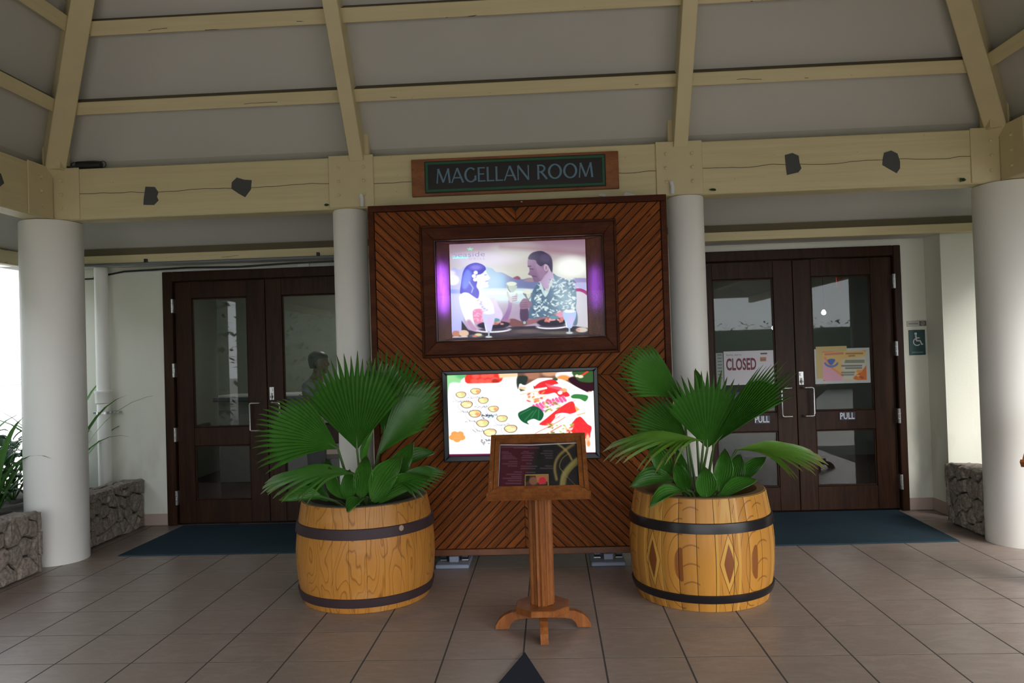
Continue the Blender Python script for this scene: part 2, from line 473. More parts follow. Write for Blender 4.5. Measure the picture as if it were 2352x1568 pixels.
# ------------------------------------------------------------ tie beams with bolted plates
def obj_thing(mb, name, mat, label, cat, group=None, smooth=False, off=None):
    return tag(mb.build(name, mat, None, smooth, off), label, cat, group)
def bolts(parent, pts, d=(0, -1, 0)):
    d = Vector(d); a = d.cross(Vector((0, 0, 1))); b = Vector((0, 0, 1))
    for p in pts:
        p = Vector(p); m = MB(); rs = []
        for r, h in ((.017, 0), (.017, .004), (.011, .004), (.011, .011), (.007, .014)):
            rs.append([p + (a * math.cos(k * math.pi / 4) + b * math.sin(k * math.pi / 4)) * r + d * h for k in range(8)])
        m.rings(rs).build('bolt', M['cream'], parent, True)
BY = 5.775
beam = obj_thing(MB().box(XL + .06, XR - .06, BY, BY + .17, ZB0, ZB1, .006), 'tie_beam', M['cream_beam'],
                 'long cream timber beam across the rear columns above the display board', 'beam', 'cream roof tie beams')
for a, b, z0, z1 in ((-1.651, -1.305, 2.676, 3.075), (.844, 1.189, 2.668, 3.072)):
    MB().box(a, b, BY - .014, BY - .0005, z0, z1, .003).build('plate', M['cream'], beam)
    bolts(beam, [(x, BY - .014, z1 - h) for x in (a + .075, b - .075) for h in (.095, .20, .305)])
for a, b in ((XL + .075, XL + .30), (XR - .30, XR - .075)):
    MB().box(a, b, BY - .012, BY - .0005, ZB0 + .005, ZB1 + .008, .003).build('corner_plate', M['cream'], beam)
    bolts(beam, [((a + b) / 2 + (.03 if a > 0 else -.03), BY - .012, ZB1 - h) for h in (.09, .2, .31)])
for x, lb in ((XL, 'cream timber beam running forward from the left corner column'), (XR, 'cream timber beam running forward from the right corner column')):
    s = 1 if x < 0 else -1
    o = obj_thing(MB().box(x - .085, x + .085, YF, YB + .08, ZB0 + .002, ZB1 - .002, .006), 'tie_beam', M['cream_y'], lb, 'beam', 'cream roof tie beams')
    xf = x + s * .0855
    MB().box(min(xf, xf + s * .012), max(xf, xf + s * .012), BY - .30, BY - .02, ZB0 + .006, ZB1 + .006, .003).build('corner_plate', M['cream'], o)
    bolts(o, [(xf + s * .012, BY - .16, ZB1 - h) for h in (.09, .2, .31)], (s, 0, 0))
obj_thing(MB().box(XL + .09, XR - .09, YF - .085, YF + .085, ZB0 + .004, ZB1 - .004, .006), 'tie_beam', M['cream_x'],
          'cream timber beam across the front of the pavilion, behind the viewer', 'beam', 'cream roof tie beams')

# ------------------------------------------------------------ rafters and purlins
NS = Vector((0, -TH, -1)).normalized()                                    # outward normal of the rear slope's underside
UP = Vector((0, -1, TH)).normalized()                                     # up the rear slope
def zc(y): return ZC + (YB - y) * TH                                     # ceiling over the rear slope
def bar(c0, c1, wdir, nrm, wd, dp, bev=.004):
    """bar whose visible face runs c0..c1, wd wide along wdir, dp deep against nrm"""
    c0, c1, wdir, nrm = Vector(c0), Vector(c1), Vector(wdir).normalized(), Vector(nrm).normalized()
    m = MB(); rs = []
    for c in (c0, c1):
        rs.append([c + wdir * wd / 2 - nrm * bev, c + wdir * (wd / 2 - bev), c - wdir * (wd / 2 - bev), c - wdir * wd / 2 - nrm * bev,
                   c - wdir * wd / 2 - nrm * dp, c + wdir * wd / 2 - nrm * dp])
    return m.rings(rs)
def on_slope(y, off): return Vector((0, y, zc(y))) + NS * off            # off below the ceiling, along its normal
for x, lb in ((-1.43, 'cream rafter rising over the left bolted plate'), (1.03, 'cream rafter rising over the right bolted plate')):
    a, b = on_slope(5.885, .165), on_slope(3.75, .165); a.x = b.x = x
    o = obj_thing(bar(a, b, (1, 0, 0), NS, .105, .19), 'rafter', M['cream'], lb, 'rafter', 'cream roof rafters')
    # the stub of a lower rafter seen beside the foot
    s = -1 if x > 0 else 1
    MB().box(x + s * .055 - .03, x + s * .055 + .03, 5.80, 5.86, ZB1 - .01, 3.30, .004).build('rafter_foot', M['cream'], o)
for x, s, lb in ((XL, 1, 'cream hip rafter rising from the left corner'), (XR, -1, 'cream hip rafter rising from the right corner')):
    def hp(t, drop): return Vector((x + s * t, YB - t, ZC + t * TH - drop))
    hn = Vector((s * TH * .707, -TH * .707, -1.414 * .707)).normalized()
    hd = Vector((s, -1, TH)).normalized(); hn = (Vector((0, 0, -1)) - hd * hd.dot(Vector((0, 0, -1)))).normalized()
    o = obj_thing(bar(hp(.05, .29), hp(2.2, .29), hd.cross(hn), hn, .145, .24, .006), 'hip_rafter', M['cream'], lb, 'rafter', 'cream roof rafters')
    MB().box(min(x + s * .05, x + s * .19), max(x + s * .05, x + s * .19), 5.70, 5.84, ZB1 - .01, 3.24, .004).build('rafter_foot', M['cream'], o)
def paint_shade(o, u):
    """the upper side of a purlin, with its shade painted in, is the face that looks up the slope"""
    o.data.materials.append(M['purlin_shade']); me = o.data
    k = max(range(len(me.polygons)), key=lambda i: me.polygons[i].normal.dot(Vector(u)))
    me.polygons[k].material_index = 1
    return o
bays = ((XL, -1.43, 'left'), (-1.43, 1.03, 'middle'), (1.03, XR, 'right'))
for y, wd, lv in ((5.625, .094, 'lower'), (5.318, .100, 'upper'), (4.93, .10, 'highest'), (4.5, .10, 'topmost hidden')):
    t = YB - y
    for x0, x1, nm in bays:
        a, b = on_slope(y, .092), on_slope(y, .092)
        a.x = x0 + (t - .02 if nm == 'left' else .05); b.x = x1 - (t - .02 if nm == 'right' else .05)
        paint_shade(obj_thing(bar(a, b, UP, NS, wd, .095), 'purlin', M['cream_x'], '%s cream purlin in the %s bay of the rear roof slope' % (lv, nm), 'purlin', 'cream roof purlins'), UP)
    for x, s, nm in ((XL, 1, 'left'), (XR, -1, 'right')):
        n = Vector((s * TH, 0, -1)).normalized(); u = Vector((s, 0, TH)).normalized()
        c = Vector((x + s * t, 0, ZC + t * TH)) + n * .092
        a, b = c.copy(), c.copy(); a.y = YF + t; b.y = YB - t + .02
        paint_shade(obj_thing(bar(a, b, u, n, wd, .095), 'purlin', M['cream_y'], '%s cream purlin on the %s roof slope' % (lv, nm), 'purlin', 'cream roof purlins'), u)
# eave purlins below the kicked-out eaves
ye = 6.60
en = Vector((0, EV, -1)).normalized(); eu = Vector((0, -1, EV)).normalized()
for x0, x1, nm in ((XL - .55, -1.43, 'left'), (-1.43, 1.03, 'middle'), (1.03, XR + .5, 'right')):
    o = obj_thing(MB().box(x0 + .004, x1 - .004, 6.60, 6.68, 2.425, 2.500, .004), 'eave_purlin', M['cream_x'],
                  'cream eave purlin under the %s part of the rear eave' % nm, 'purlin', 'cream roof purlins')
    MB().box(x0 + .004, x1 - .004, 6.622, 6.679, 2.5002, 2.56).build('shade_strip', M['purlin_shade'], o)  # dark strip painted as the shade above the eave purlin
for x, s, nm in ((XL, -1, 'left'), (XR, 1, 'right')):
    a, b = sorted((x + s * .74, x + s * .82))
    obj_thing(MB().box(a, b, YF - .7, 6.60, 2.425, 2.55, .004), 'eave_purlin', M['cream_y'],
              'cream eave purlin along the %s open side' % nm, 'purlin', 'cream roof purlins')
# ------------------------------------------------------------ doors
def glass_pane(parent, x0, x1, z0, z1, y):
    MB().box(x0, x1, y, y + .006, z0, z1).build('glass_pane', M['glass'], parent)
def door(idx, D, joint, leaves):
    x0, x1 = D
    d = frame_empty('door_%d' % idx, ((x0 + x1) / 2, W_Y, 0))
    Z1, L1 = DT, 2.288
    fw = (.093, .095) if idx == 1 else (.07, .066)
    for n, b in (('frame_post', (x0, x0 + fw[0], 0, Z1)), ('frame_post', (x1 - fw[1], x1, 0, Z1)), ('frame_head', (x0, x1, L1 + .004, Z1))):
        xa, xb, za, zb = b
        if n == 'frame_head': xa, xb = x0 + fw[0] + .001, x1 - fw[1] - .001
        MB().box(xa, xb, W_Y - .035, W_Y + .15, za + .001, zb, .006).build(n, M['doorwood'], d)
    for k, (a, b, panes) in enumerate(leaves):
        # stiles and rails round two glazed openings
        p0, p1 = panes; ys, ye = W_Y + .012, W_Y + .062
        leaf = MB()
        zs = (.012, .226, .735, .908, 2.132, L1)
        leaf.box(a, p0, ys, ye, zs[0], zs[5], .004); leaf.box(p1, b, ys, ye, zs[0], zs[5], .004)
        for za, zb in ((zs[0], zs[1]), (zs[2], zs[3]), (zs[4], zs[5])): leaf.box(p0 - .002, p1 + .002, ys + .001, ye - .001, za + .0005, zb - .0005, .004)
        lo = leaf.build('door_leaf', M['doorwood'], d)
        for za, zb in ((zs[1], zs[2]), (zs[3], zs[4])):
            bead = MB()
            for q in ((p0, p0 + .012, za, zb), (p1 - .012, p1, za, zb), (p0, p1, za, za + .012), (p0, p1, zb - .012, zb)): bead.box(q[0], q[1], ys + .008, ys + .022, q[2], q[3], .003)
            bead.build('glazing_bead', M['doorwood'], lo)
            glass_pane(lo, p0 + .001, p1 - .001, za + .001, zb - .001, ys + .024)
        s = -1 if k == 0 else 1
        xe = joint + s * .05; xo = joint + s * (.150 if k == 0 else .135)
        pts = []
        for z, order in ((1.128, 1), (.872, -1)):
            arc = [(xe, W_Y + .012, z), (xe, W_Y - .030, z), (xe + s * .010, W_Y - .042, z), (xo - s * .016, W_Y - .048, z), (xo - s * .003, W_Y - .048, z - order * .006), (xo, W_Y - .048, z - order * .018)]
            pts += arc if order == 1 else arc[::-1]
        MB().tube(pts, .0085, 8).build('pull_handle', M['chrome'], lo, True)
        xh = x0 + fw[0] if k == 0 else x1 - fw[1]
        for z in (2.062, 1.455, .85, .258):
            h = MB().box(xh - .014, xh + .014, W_Y - .040, W_Y + .012, z - .066, z + .066, .003)
            for q in range(3): h.tube([(xh, W_Y - .044, z - .064 + q * .044), (xh, W_Y - .044, z - .026 + q * .044)], .009, 8)
            h.build('hinge', M['chrome'], lo, True)
        if k == 1:                                                    # lock plate near the meeting edge
            xl = joint + .045
            lp = MB().box(xl - .022, xl + .022, W_Y + .006, W_Y + .0119, 1.150, 1.272, .002).build('lock_plate', M['chrome'], lo)
            MB().lathe([(.013, 0), (.013, .012), (.009, .015)], 0, 0, 12)
            for z in (1.245, 1.18):
                m = MB(); m.rings([[(xl + .013 * math.cos(q * .5236), y, z + .013 * math.sin(q * .5236)) for q in range(12)] for y in (W_Y + .0055, W_Y - .006)])
                m.build('lock_cylinder', M['black'] if z < 1.2 else M['chrome'], lp, True)
            MB().box(xl - .004, xl + .004, W_Y - .012, W_Y - .0055, 1.155, 1.215, .001).build('thumb_turn', M['white'], lp)
    return d
door(1, DL, -2.665, ((-3.537, -2.667, (-3.374, -2.842)), (-2.663, -1.797, (-2.505, -1.965))))
door(2, DR, 2.232, ((1.362, 2.230, (1.507, 2.055)), (2.234, 3.114, (2.395, 2.925))))
facade = lambda y: (lambda u, v, w: (u, y - w, v))
navy = plain('navy_sign_plate', (.018, .020, .05), .4)
lett = plain('pale_lettering', (.66, .68, .74), .5)
for x, z, lb in ((1.913, .847, 'navy PULL plate on the left leaf of the right door, behind the palm'), (2.675, .858, 'navy PULL plate on the rightmost door leaf, under its handle')):
    t = thing('pull_sign', (x, W_Y + .012, z), lb, 'sign', 'navy pull plates on the right door')
    MB().box(x - .073, x + .073, W_Y + .0075, W_Y + .0118, z - .040, z + .036, .002).build('plate', navy, t)
    text_mesh('lettering', 'PULL', lett, t, x - .064, x + .064, z - .030, z + .030, facade(W_Y + .0075), .0008, .022)
# ------------------------------------------------------------ flat pictures: a small painter on a grid of vertices
class Paint:
    """rasterises shapes, given in a drawing's own plane coordinates, into per-vertex colours of a flat grid"""
    def __init__(s, nu, nv, tl, tr, br, bl, bgc):
        u, v = np.meshgrid(np.linspace(0, 1, nu), np.linspace(0, 1, nv))
        tl, tr, br, bl = [np.array(q, float) for q in (tl, tr, br, bl)]
        P = ((1 - u) * (1 - v))[..., None] * tl + (u * (1 - v))[..., None] * tr + (u * v)[..., None] * br + ((1 - u) * v)[..., None] * bl
        s.x, s.y, s.nu, s.nv = P[..., 0], P[..., 1], nu, nv
        s.c = np.ones((nv, nu, 3)) * np.array(bgc, float)
    def put(s, a, col):
        s.c += (np.array(col, float) - s.c) * np.clip(a, 0, 1)[..., None]
    def poly(s, pts, col, soft=8, a=1.0, smooth=True):
        pts = np.array(pts, float)
        if smooth and len(pts) > 3:
            out = []
            n = len(pts)
            for i in range(n):
                p0, p1, p2, p3 = pts[i - 1], pts[i], pts[(i + 1) % n], pts[(i + 2) % n]
                for t in (0, .25, .5, .75):
                    out.append(.5 * (2 * p1 + (p2 - p0) * t + (2 * p0 - 5 * p1 + 4 * p2 - p3) * t * t + (3 * p1 - p0 - 3 * p2 + p3) * t ** 3))
            pts = np.array(out)
        lo, hi = pts.min(0) - soft, pts.max(0) + soft
        k = (s.x > lo[0]) & (s.x < hi[0]) & (s.y > lo[1]) & (s.y < hi[1])
        if not k.any(): return
        x, y = s.x[k], s.y[k]
        ins = np.zeros(x.shape, bool); d = np.full(x.shape, 1e9)
        q = np.roll(pts, -1, 0)
        for (ax, ay), (bx, by) in zip(pts, q):
            c = ((ay > y) != (by > y))
            with np.errstate(divide='ignore', invalid='ignore'):
                ins ^= c & (x < (bx - ax) * (y - ay) / (by - ay if by != ay else 1e-9) + ax)
            L = (bx - ax) ** 2 + (by - ay) ** 2 + 1e-9
            t = np.clip(((x - ax) * (bx - ax) + (y - ay) * (by - ay)) / L, 0, 1)
            d = np.minimum(d, (x - ax - t * (bx - ax)) ** 2 + (y - ay - t * (by - ay)) ** 2)
        d = np.sqrt(d) * np.where(ins, 1, -1)
        m = np.zeros(s.x.shape); m[k] = np.clip(d / soft + .5, 0, 1) * a
        s.put(m, col)
    def ell(s, cx, cy, rx, ry, col, soft=8, a=1.0, rot=0):
        dx, dy = s.x - cx, s.y - cy; c, n = math.cos(math.radians(rot)), math.sin(math.radians(rot))
        e = np.sqrt(((dx * c + dy * n) / rx) ** 2 + ((dy * c - dx * n) / ry) ** 2)
        s.put(np.clip((1 - e) * min(rx, ry) / soft + .5, 0, 1) * a, col)
    def line(s, pts, w, col, soft=6, a=1.0):
        if len(pts) > 3:                                  # bend smoothly through the points
            q = [np.array(p, float) for p in pts]; q = [2 * q[0] - q[1]] + q + [2 * q[-1] - q[-2]]; out = []
            for p0, p1, p2, p3 in zip(q, q[1:], q[2:], q[3:]):
                for t in (0, .2, .4, .6, .8): out.append(.5 * (2 * p1 + (p2 - p0) * t + (2 * p0 - 5 * p1 + 4 * p2 - p3) * t * t + (3 * p1 - p0 - 3 * p2 + p3) * t ** 3))
            pts = [tuple(p) for p in out] + [tuple(pts[-1])]
        d = np.full(s.x.shape, 1e9)
        for (ax, ay), (bx, by) in zip(pts, pts[1:]):
            L = (bx - ax) ** 2 + (by - ay) ** 2 + 1e-9
            t = np.clip(((s.x - ax) * (bx - ax) + (s.y - ay) * (by - ay)) / L, 0, 1)
            d = np.minimum(d, (s.x - ax - t * (bx - ax)) ** 2 + (s.y - ay - t * (by - ay)) ** 2)
        s.put(np.clip((w / 2 - np.sqrt(d)) / soft + .5, 0, 1) * a, col)
    def glow(s, cx, cy, rx, ry, col, a):
        e = ((s.x - cx) / rx) ** 2 + ((s.y - cy) / ry) ** 2
        s.c += (255 - s.c) * (np.array(col, float) / 255) * (np.exp(-e) * a)[..., None]
    def fade(s, y0, c0, y1, c1):
        t = np.clip((s.y - y0) / (y1 - y0), 0, 1)[..., None]
        s.c[:] = np.array(c0) * (1 - t) + np.array(c1) * t
    def mesh(s, name, mat, parent, x0, x1, z0, z1, place, gain=1.0):
        off = Vector(parent_base(parent)); vs = []
        for j in range(s.nv):
            for i in range(s.nu):
                vs.append(Vector(place(x0 + (x1 - x0) * i / (s.nu - 1), z1 + (z0 - z1) * j / (s.nv - 1), 0)) - off)
        fs = [(j * s.nu + i, (j + 1) * s.nu + i, (j + 1) * s.nu + i + 1, j * s.nu + i + 1) for j in range(s.nv - 1) for i in range(s.nu - 1)]
        me = bpy.data.meshes.new(name); me.from_pydata([tuple(v) for v in vs], [], fs)
        c = np.clip(s.c / 255, 0, 1); lin = np.where(c <= .04045, c / 12.92, ((c + .055) / 1.055) ** 2.4) * gain
        at = me.color_attributes.new('print', 'FLOAT_COLOR', 'POINT')
        rgba = np.ones((s.nu * s.nv, 4), np.float32); rgba[:, :3] = lin.reshape(-1, 3)
        at.data.foreach_set('color', rgba.ravel())
        me.materials.append(mat)
        o = bpy.data.objects.new(name, me); COL.objects.link(o); o.parent = parent; o['_b'] = tuple(off); return o

# ------------------------------------------------------------ wooden display board
PY = 5.50                                        # face of the planks
BX0, BX1, BZ0, BZ1 = -1.292, .868, .072, 2.622
MX, MZ = -.214, 1.345                            # where the four fields of planks meet
board = thing('display_board', ((BX0 + BX1) / 2, PY + .06, 0), 'tall freestanding board of diagonal cedar planks between the slim columns', 'board')
MB().box(BX0, BX1, PY + .012, PY + .13, BZ0, BZ1).build('backing_panel', M['back'], board)
for n, b in (('top_trim', (BX0, BX1, BZ1 - .045, BZ1)), ('bottom_trim', (BX0, BX1, BZ0, BZ0 + .045)), ('side_trim', (BX0, BX0 + .042, BZ0 + .046, BZ1 - .046)), ('side_trim', (BX1 - .042, BX1, BZ0 + .046, BZ1 - .046))):
    MB().box(b[0], b[1], PY - .012, PY + .012, b[2], b[3], .003).build(n, M['redwood'] if n != 'bottom_trim' else M['plank_a'], board)
def clip(poly, a, b, c):                          # keep a*x + b*z <= c
    out = []
    for i, p in enumerate(poly):
        q = poly[(i + 1) % len(poly)]; dp, dq = a * p[0] + b * p[1] - c, a * q[0] + b * q[1] - c
        if dp <= 0: out.append(p)
        if dp * dq < 0: t = dp / (dp - dq); out.append((p[0] + (q[0] - p[0]) * t, p[1] + (q[1] - p[1]) * t))
    return out
PITCH = .0712
def field(x0, x1, z0, z1, sgn, mat):
    """planks z = sgn * x + c  inside the rectangle"""
    k0 = int(math.floor(min((z0 - MZ) - sgn * (x - MX) for x in (x0, x1)) / PITCH)) - 1
    k1 = int(math.ceil(max((z1 - MZ) - sgn * (x - MX) for x in (x0, x1)) / PITCH)) + 1
    for k in range(k0, k1):
        c = k * PITCH; g = .0105
        pl = [(x0, z0), (x1, z0), (x1, z1), (x0, z1)]
        pl = clip(pl, -sgn, 1, MZ - sgn * MX + c + PITCH - g); pl = clip(pl, sgn, -1, -(MZ - sgn * MX + c))
        if len(pl) < 3: continue
        A = abs(sum(pl[i][0] * pl[(i + 1) % len(pl)][1] - pl[(i + 1) % len(pl)][0] * pl[i][1] for i in range(len(pl)))) / 2
        if A < 3e-4: continue
        cx, cz = sum(p[0] for p in pl) / len(pl), sum(p[1] for p in pl) / len(pl)
        # front face drawn in a little so every plank has a rounded edge
        m = MB(); r0 = [(x, PY + .012, z) for x, z in pl]; r1 = [(x, PY + .003, z) for x, z in pl]
        def inn(p):
            d = math.hypot(p[0] - cx, p[1] - cz) + 1e-6; f = max(0, 1 - .004 / d); return (cx + (p[0] - cx) * f, PY + random.uniform(0, .0), cz + (p[1] - cz) * f)
        m.rings([r0, r1, [inn(p) for p in pl]]).build('plank', mat, board)
e = .0006
ix0, ix1, iz0, iz1 = BX0 + .044, BX1 - .044, BZ0 + .047, BZ1 - .047
field(ix0, MX - e, MZ + e, iz1, -1, M['plank_dn']); field(MX + e, ix1, MZ + e, iz1, 1, M['plank_up'])
field(ix0, MX - e, iz0, MZ - e, 1, M['plank_up']); field(MX + e, ix1, iz0, MZ - e, -1, M['plank_dn'])
for k, x in enumerate((-.735, .372)):               # two weighted feet under the board
    ft = MB().box(x - .125, x + .115, 5.405, 5.76, .001, .030, .006).build('foot_plate', M['bluewhite'], board)
    MB().box(x - .032, x + .034, 5.47, 5.70, .031, BZ0 - .0005, .003).build('foot_post', M['bluewhite'], ft)
    for s in (-1, 1):
        m = MB(); cx = x + s * .078; m.rings([[(cx + dx, 5.53 + .030 * math.cos(q * .3927), .062 + .030 * math.sin(q * .3927)) for q in range(16)] for dx in (-.022, .022)])
        m.build('caster_wheel', M['black'], ft, True)
        MB().box(cx - .026, cx + .026, 5.508, 5.55, .031, .046, .003).build('caster_fork', M['chrome'], ft)

# ------------------------------------------------------------ backlit picture in its frame
pf = thing('lightbox_poster', (-.207, PY, 1.53), 'backlit picture of a couple at a seaside table, in a wide red brown frame', 'lightbox')
FX0, FX1, FZ0, FZ1 = -.893, .480, 1.522, 2.436
IX0, IX1, IZ0, IZ1 = -.806, .404, 1.615, 2.346
def picture_frame(par, X0, X1, Z0, Z1, a0, a1, b0, b1, yf, yb, mat, name, inner=.0):
    for nm, q in (('l', ((X0, Z0), (a0, b0), (a0, b1), (X0, Z1))), ('r', ((X1, Z0), (X1, Z1), (a1, b1), (a1, b0))),
                  ('b', ((X0, Z0), (X1, Z0), (a1, b0), (a0, b0))), ('t', ((X0, Z1), (a0, b1), (a1, b1), (X1, Z1)))):
        m = MB(); cx = sum(p[0] for p in q) / 4; cz = sum(p[1] for p in q) / 4
        sh = lambda p, d: (p[0] + max(-d, min(d, cx - p[0])), p[1] + max(-d, min(d, cz - p[1])))
        m.rings([[(x, yb, z) for x, z in q], [(x, yf + .006, z) for x, z in q], [(sh(p, .006)[0], yf, sh(p, .006)[1]) for p in q]])
        m.build(name, mat, par)
picture_frame(pf, FX0, FX1, FZ0, FZ1, IX0, IX1, IZ0, IZ1, PY - .075, PY - .001, M['redwood'], 'frame_rail')
picture_frame(pf, FX0 - .022, FX1 + .022, FZ0 - .022, FZ1 + .022, FX0 - .0005, FX1 + .0005, FZ0 - .0005, FZ1 + .0005, PY - .040, PY - .001, M['redwood'], 'frame_moulding')
picture_frame(pf, IX0 + .0005, IX1 - .0005, IZ0 + .0005, IZ1 - .0005, IX0 + .006, IX1 - .006, IZ0 + .006, IZ1 - .006, PY - .068, PY - .056, M['chrome'], 'glass_bead')
MX0, MX1, MZ0, MZ1 = -.703, .281, 1.634, 2.322
picture_frame(pf, IX0 + .0008, IX1 - .0008, IZ0 + .0008, IZ1 - .0008, MX0, MX1, MZ0, MZ1, PY - .012, PY - .001, M['mount'], 'inner_mount')
MB().box(IX0 + .007, IX1 - .007, PY - .063, PY - .060, IZ0 + .007, IZ1 - .007).build('cover_glass', M['clear'], pf)
P = Paint(300, 212, (200, 125), (2025, 68), (2070, 1355), (230, 1415), (150, 120, 140))
P.fade(80, (140, 108, 128), 520, (196, 196, 182))
P.ell(1100, 230, 330, 120, (182, 186, 178), 90, .7); P.ell(620, 330, 420, 90, (205, 190, 225), 70, .8)
P.line([(900, 165), (1300, 190), (1700, 230), (2050, 260)], 60, (140, 98, 112), 60, .6)
P.ell(1850, 450, 230, 140, (240, 245, 235), 90, .95)
P.poly([(200, 520), (260, 440), (340, 470), (420, 440), (420, 770), (200, 790)], (160, 160, 232), 14)
P.ell(250, 610, 80, 70, (255, 250, 250), 30); P.ell(230, 520, 50, 40, (245, 240, 255), 30, .8)
P.poly([(640, 470), (740, 450), (790, 465), (830, 505), (910, 510), (980, 545), (1060, 585), (1120, 585), (1190, 605), (1300, 585), (1400, 640), (1440, 690), (1440, 770), (640, 770)], (112, 120, 165), 10)
P.poly([(640, 470), (740, 450), (830, 505), (900, 530), (960, 600), (900, 780), (640, 780)], (92, 150, 214), 40, .9)
P.poly([(1060, 590), (1120, 560), (1160, 590), (1140, 610)], (130, 70, 95), 12)
P.poly([(1210, 630), (1250, 600), (1330, 590), (1340, 640)], (165, 135, 135), 12, .8)
P.poly([(200, 760), (1440, 745), (1440, 960), (200, 1000)], (196, 222, 226), 22)
P.poly([(640, 770), (1150, 760), (1150, 800), (640, 810)], (226, 246, 240), 14)
P.poly([(640, 900), (1180, 905), (1180, 930), (640, 930)], (165, 205, 225), 16)
P.poly([(200, 930), (1300, 960), (1300, 1330), (200, 1340)], (172, 152, 178), 60)
P.poly([(190, 800), (370, 790), (370, 1340), (190, 1340)], (176, 178, 252), 24)
P.poly([(190, 740), (360, 745), (360, 790), (190, 790)], (98, 120, 226), 18)
P.poly([(1840, 600), (1920, 590), (2060, 600), (2060, 660), (1840, 665)], (146, 138, 186), 12); P.poly([(1880, 665), (2070, 662), (2070, 800), (1900, 790)], (178, 176, 222), 12)
P.glow(640, 620, 320, 330, (200, 225, 255), .75); P.glow(430, 900, 260, 300, (190, 200, 255), .45)
# woman
P.poly([(800, 850), (860, 960), (920, 1080), (880, 1190), (800, 1180), (770, 1000), (720, 900)], (222, 205, 240), 14)
P.poly([(890, 1170), (930, 1110), (985, 1000), (1000, 880), (1045, 880), (1045, 970), (1010, 1100), (970, 1180), (900, 1200)], (150, 112, 165), 12)
P.poly([(330, 840), (370, 790), (440, 780), (520, 830), (640, 830), (720, 850), (790, 950), (800, 1120), (700, 1060), (620, 1010), (520, 1030), (515, 1120), (545, 1230), (590, 1290), (540, 1310), (470, 1270), (425, 1180), (375, 1060), (340, 940)], (255, 253, 255), 12)
P.poly([(425, 1180), (470, 1150), (530, 1220), (590, 1290), (540, 1312), (470, 1275)], (170, 120, 165), 30, .8)
P.poly([(525, 1020), (620, 1005), (670, 1060), (680, 1190), (545, 1190), (520, 1110)], (234, 132, 172), 12)
for q in range(26): P.ell(random.uniform(535, 660), random.uniform(1025, 1180), 12, 9, (250, 190, 215), 8, .8)
P.poly([(560, 880), (640, 930), (700, 1010), (720, 1060), (660, 1050), (600, 950)], (226, 218, 250), 12, .8)
for q in range(14): P.ell(600 + q * 8 + random.uniform(-20, 20), 890 + q * 11, 16, 12, (255, 250, 255) if q % 2 else (190, 180, 232), 8)
P.poly([(590, 640), (700, 690), (650, 740), (650, 800), (590, 850), (560, 760)], (236, 238, 255), 12)
P.poly([(342, 790), (362, 620), (385, 500), (430, 425), (500, 388), (570, 378), (640, 398), (686, 435), (690, 478), (650, 520), (600, 540), (560, 565), (575, 640), (565, 700), (600, 770), (585, 862), (520, 832), (460, 790), (400, 780)], (46, 42, 168), 10)
P.poly([(372, 700), (385, 560), (440, 470), (500, 520), (480, 640), (420, 730)], (86, 112, 255), 36, .9)
P.ell(560, 440, 80, 36, (120, 110, 235), 36, .8)
P.line([(470, 640), (520, 720), (500, 780)], 16, (150, 190, 255), 14, .8)
P.poly([(600, 560), (650, 520), (690, 480), (705, 520), (725, 548), (752, 588), (728, 606), (728, 632), (716, 660), (732, 700), (700, 716), (650, 706), (612, 680), (585, 640)], (255, 255, 255), 9)
P.line([(676, 545), (702, 540)], 10, (110, 130, 215), 8); P.line([(690, 632), (724, 624)], 10, (120, 110, 190), 8)
for a, b in ((556, 512), (532, 558), (548, 606), (592, 566), (590, 606)): P.ell(a, b, 28, 26, (255, 252, 250), 8)
P.ell(566, 562, 12, 12, (200, 200, 225), 8)
# raised hand and glass of the woman
P.poly([(975, 790), (990, 770), (1020, 840), (1080, 830), (1110, 790), (1122, 830), (1110, 890), (1070, 915), (1030, 920), (1000, 880)], (196, 184, 188), 9)
for q in range(3): P.line([(1050, 840 + q * 30), (1110, 835 + q * 26)], 8, (128, 100, 130), 8)
P.poly([(978, 690), (1108, 690), (1096, 745), (1062, 780), (1020, 780), (990, 740)], (186, 200, 190), 9)
P.ell(1040, 665, 70, 28, (226, 232, 214), 9); P.line([(985, 700), (1000, 745), (1024, 776)], 8, (92, 92, 98), 8)
P.line([(1050, 920), (1060, 945), (1100, 945)], 8, (150, 150, 165), 8)
# man
P.poly([(1450, 560), (1560, 480), (1610, 560), (1580, 660), (1540, 730), (1470, 720), (1430, 650)], (176, 150, 184), 12)
P.poly([(1265, 330), (1360, 345), (1385, 400), (1440, 432), (1490, 400), (1540, 430), (1530, 505), (1480, 560), (1430, 632), (1350, 642), (1330, 605), (1308, 560), (1262, 540), (1280, 500), (1276, 450), (1258, 425)], (128, 98, 132), 9)
P.poly([(1360, 400), (1450, 450), (1500, 520), (1440, 610), (1400, 560)], (152, 122, 152), 30, .7)
P.ell(1506, 446, 30, 48, (190, 160, 184), 9); P.ell(1506, 452, 14, 28, (140, 105, 135), 9)
P.line([(1262, 430), (1300, 428)], 12, (50, 40, 70), 8); P.line([(1290, 462), (1330, 470)], 10, (56, 42, 72), 8); P.line([(1325, 560), (1370, 570)], 9, (84, 50, 80), 8)
P.poly([(1262, 325), (1288, 270), (1345, 235), (1440, 222), (1520, 258), (1572, 312), (1592, 390), (1588, 510), (1560, 480), (1535, 425), (1490, 400), (1440, 432), (1385, 395), (1362, 348), (1300, 338)], (46, 36, 66), 9)
P.ell(1500, 320, 70, 60, (72, 58, 92), 40, .7)
P.poly([(1900, 750), (1980, 740), (2080, 800), (2080, 1200), (1900, 1260)], (200, 196, 206), 10)
P.line([(1905, 752), (1960, 752), (2020, 775), (2075, 815)], 42, (150, 40, 104), 8)
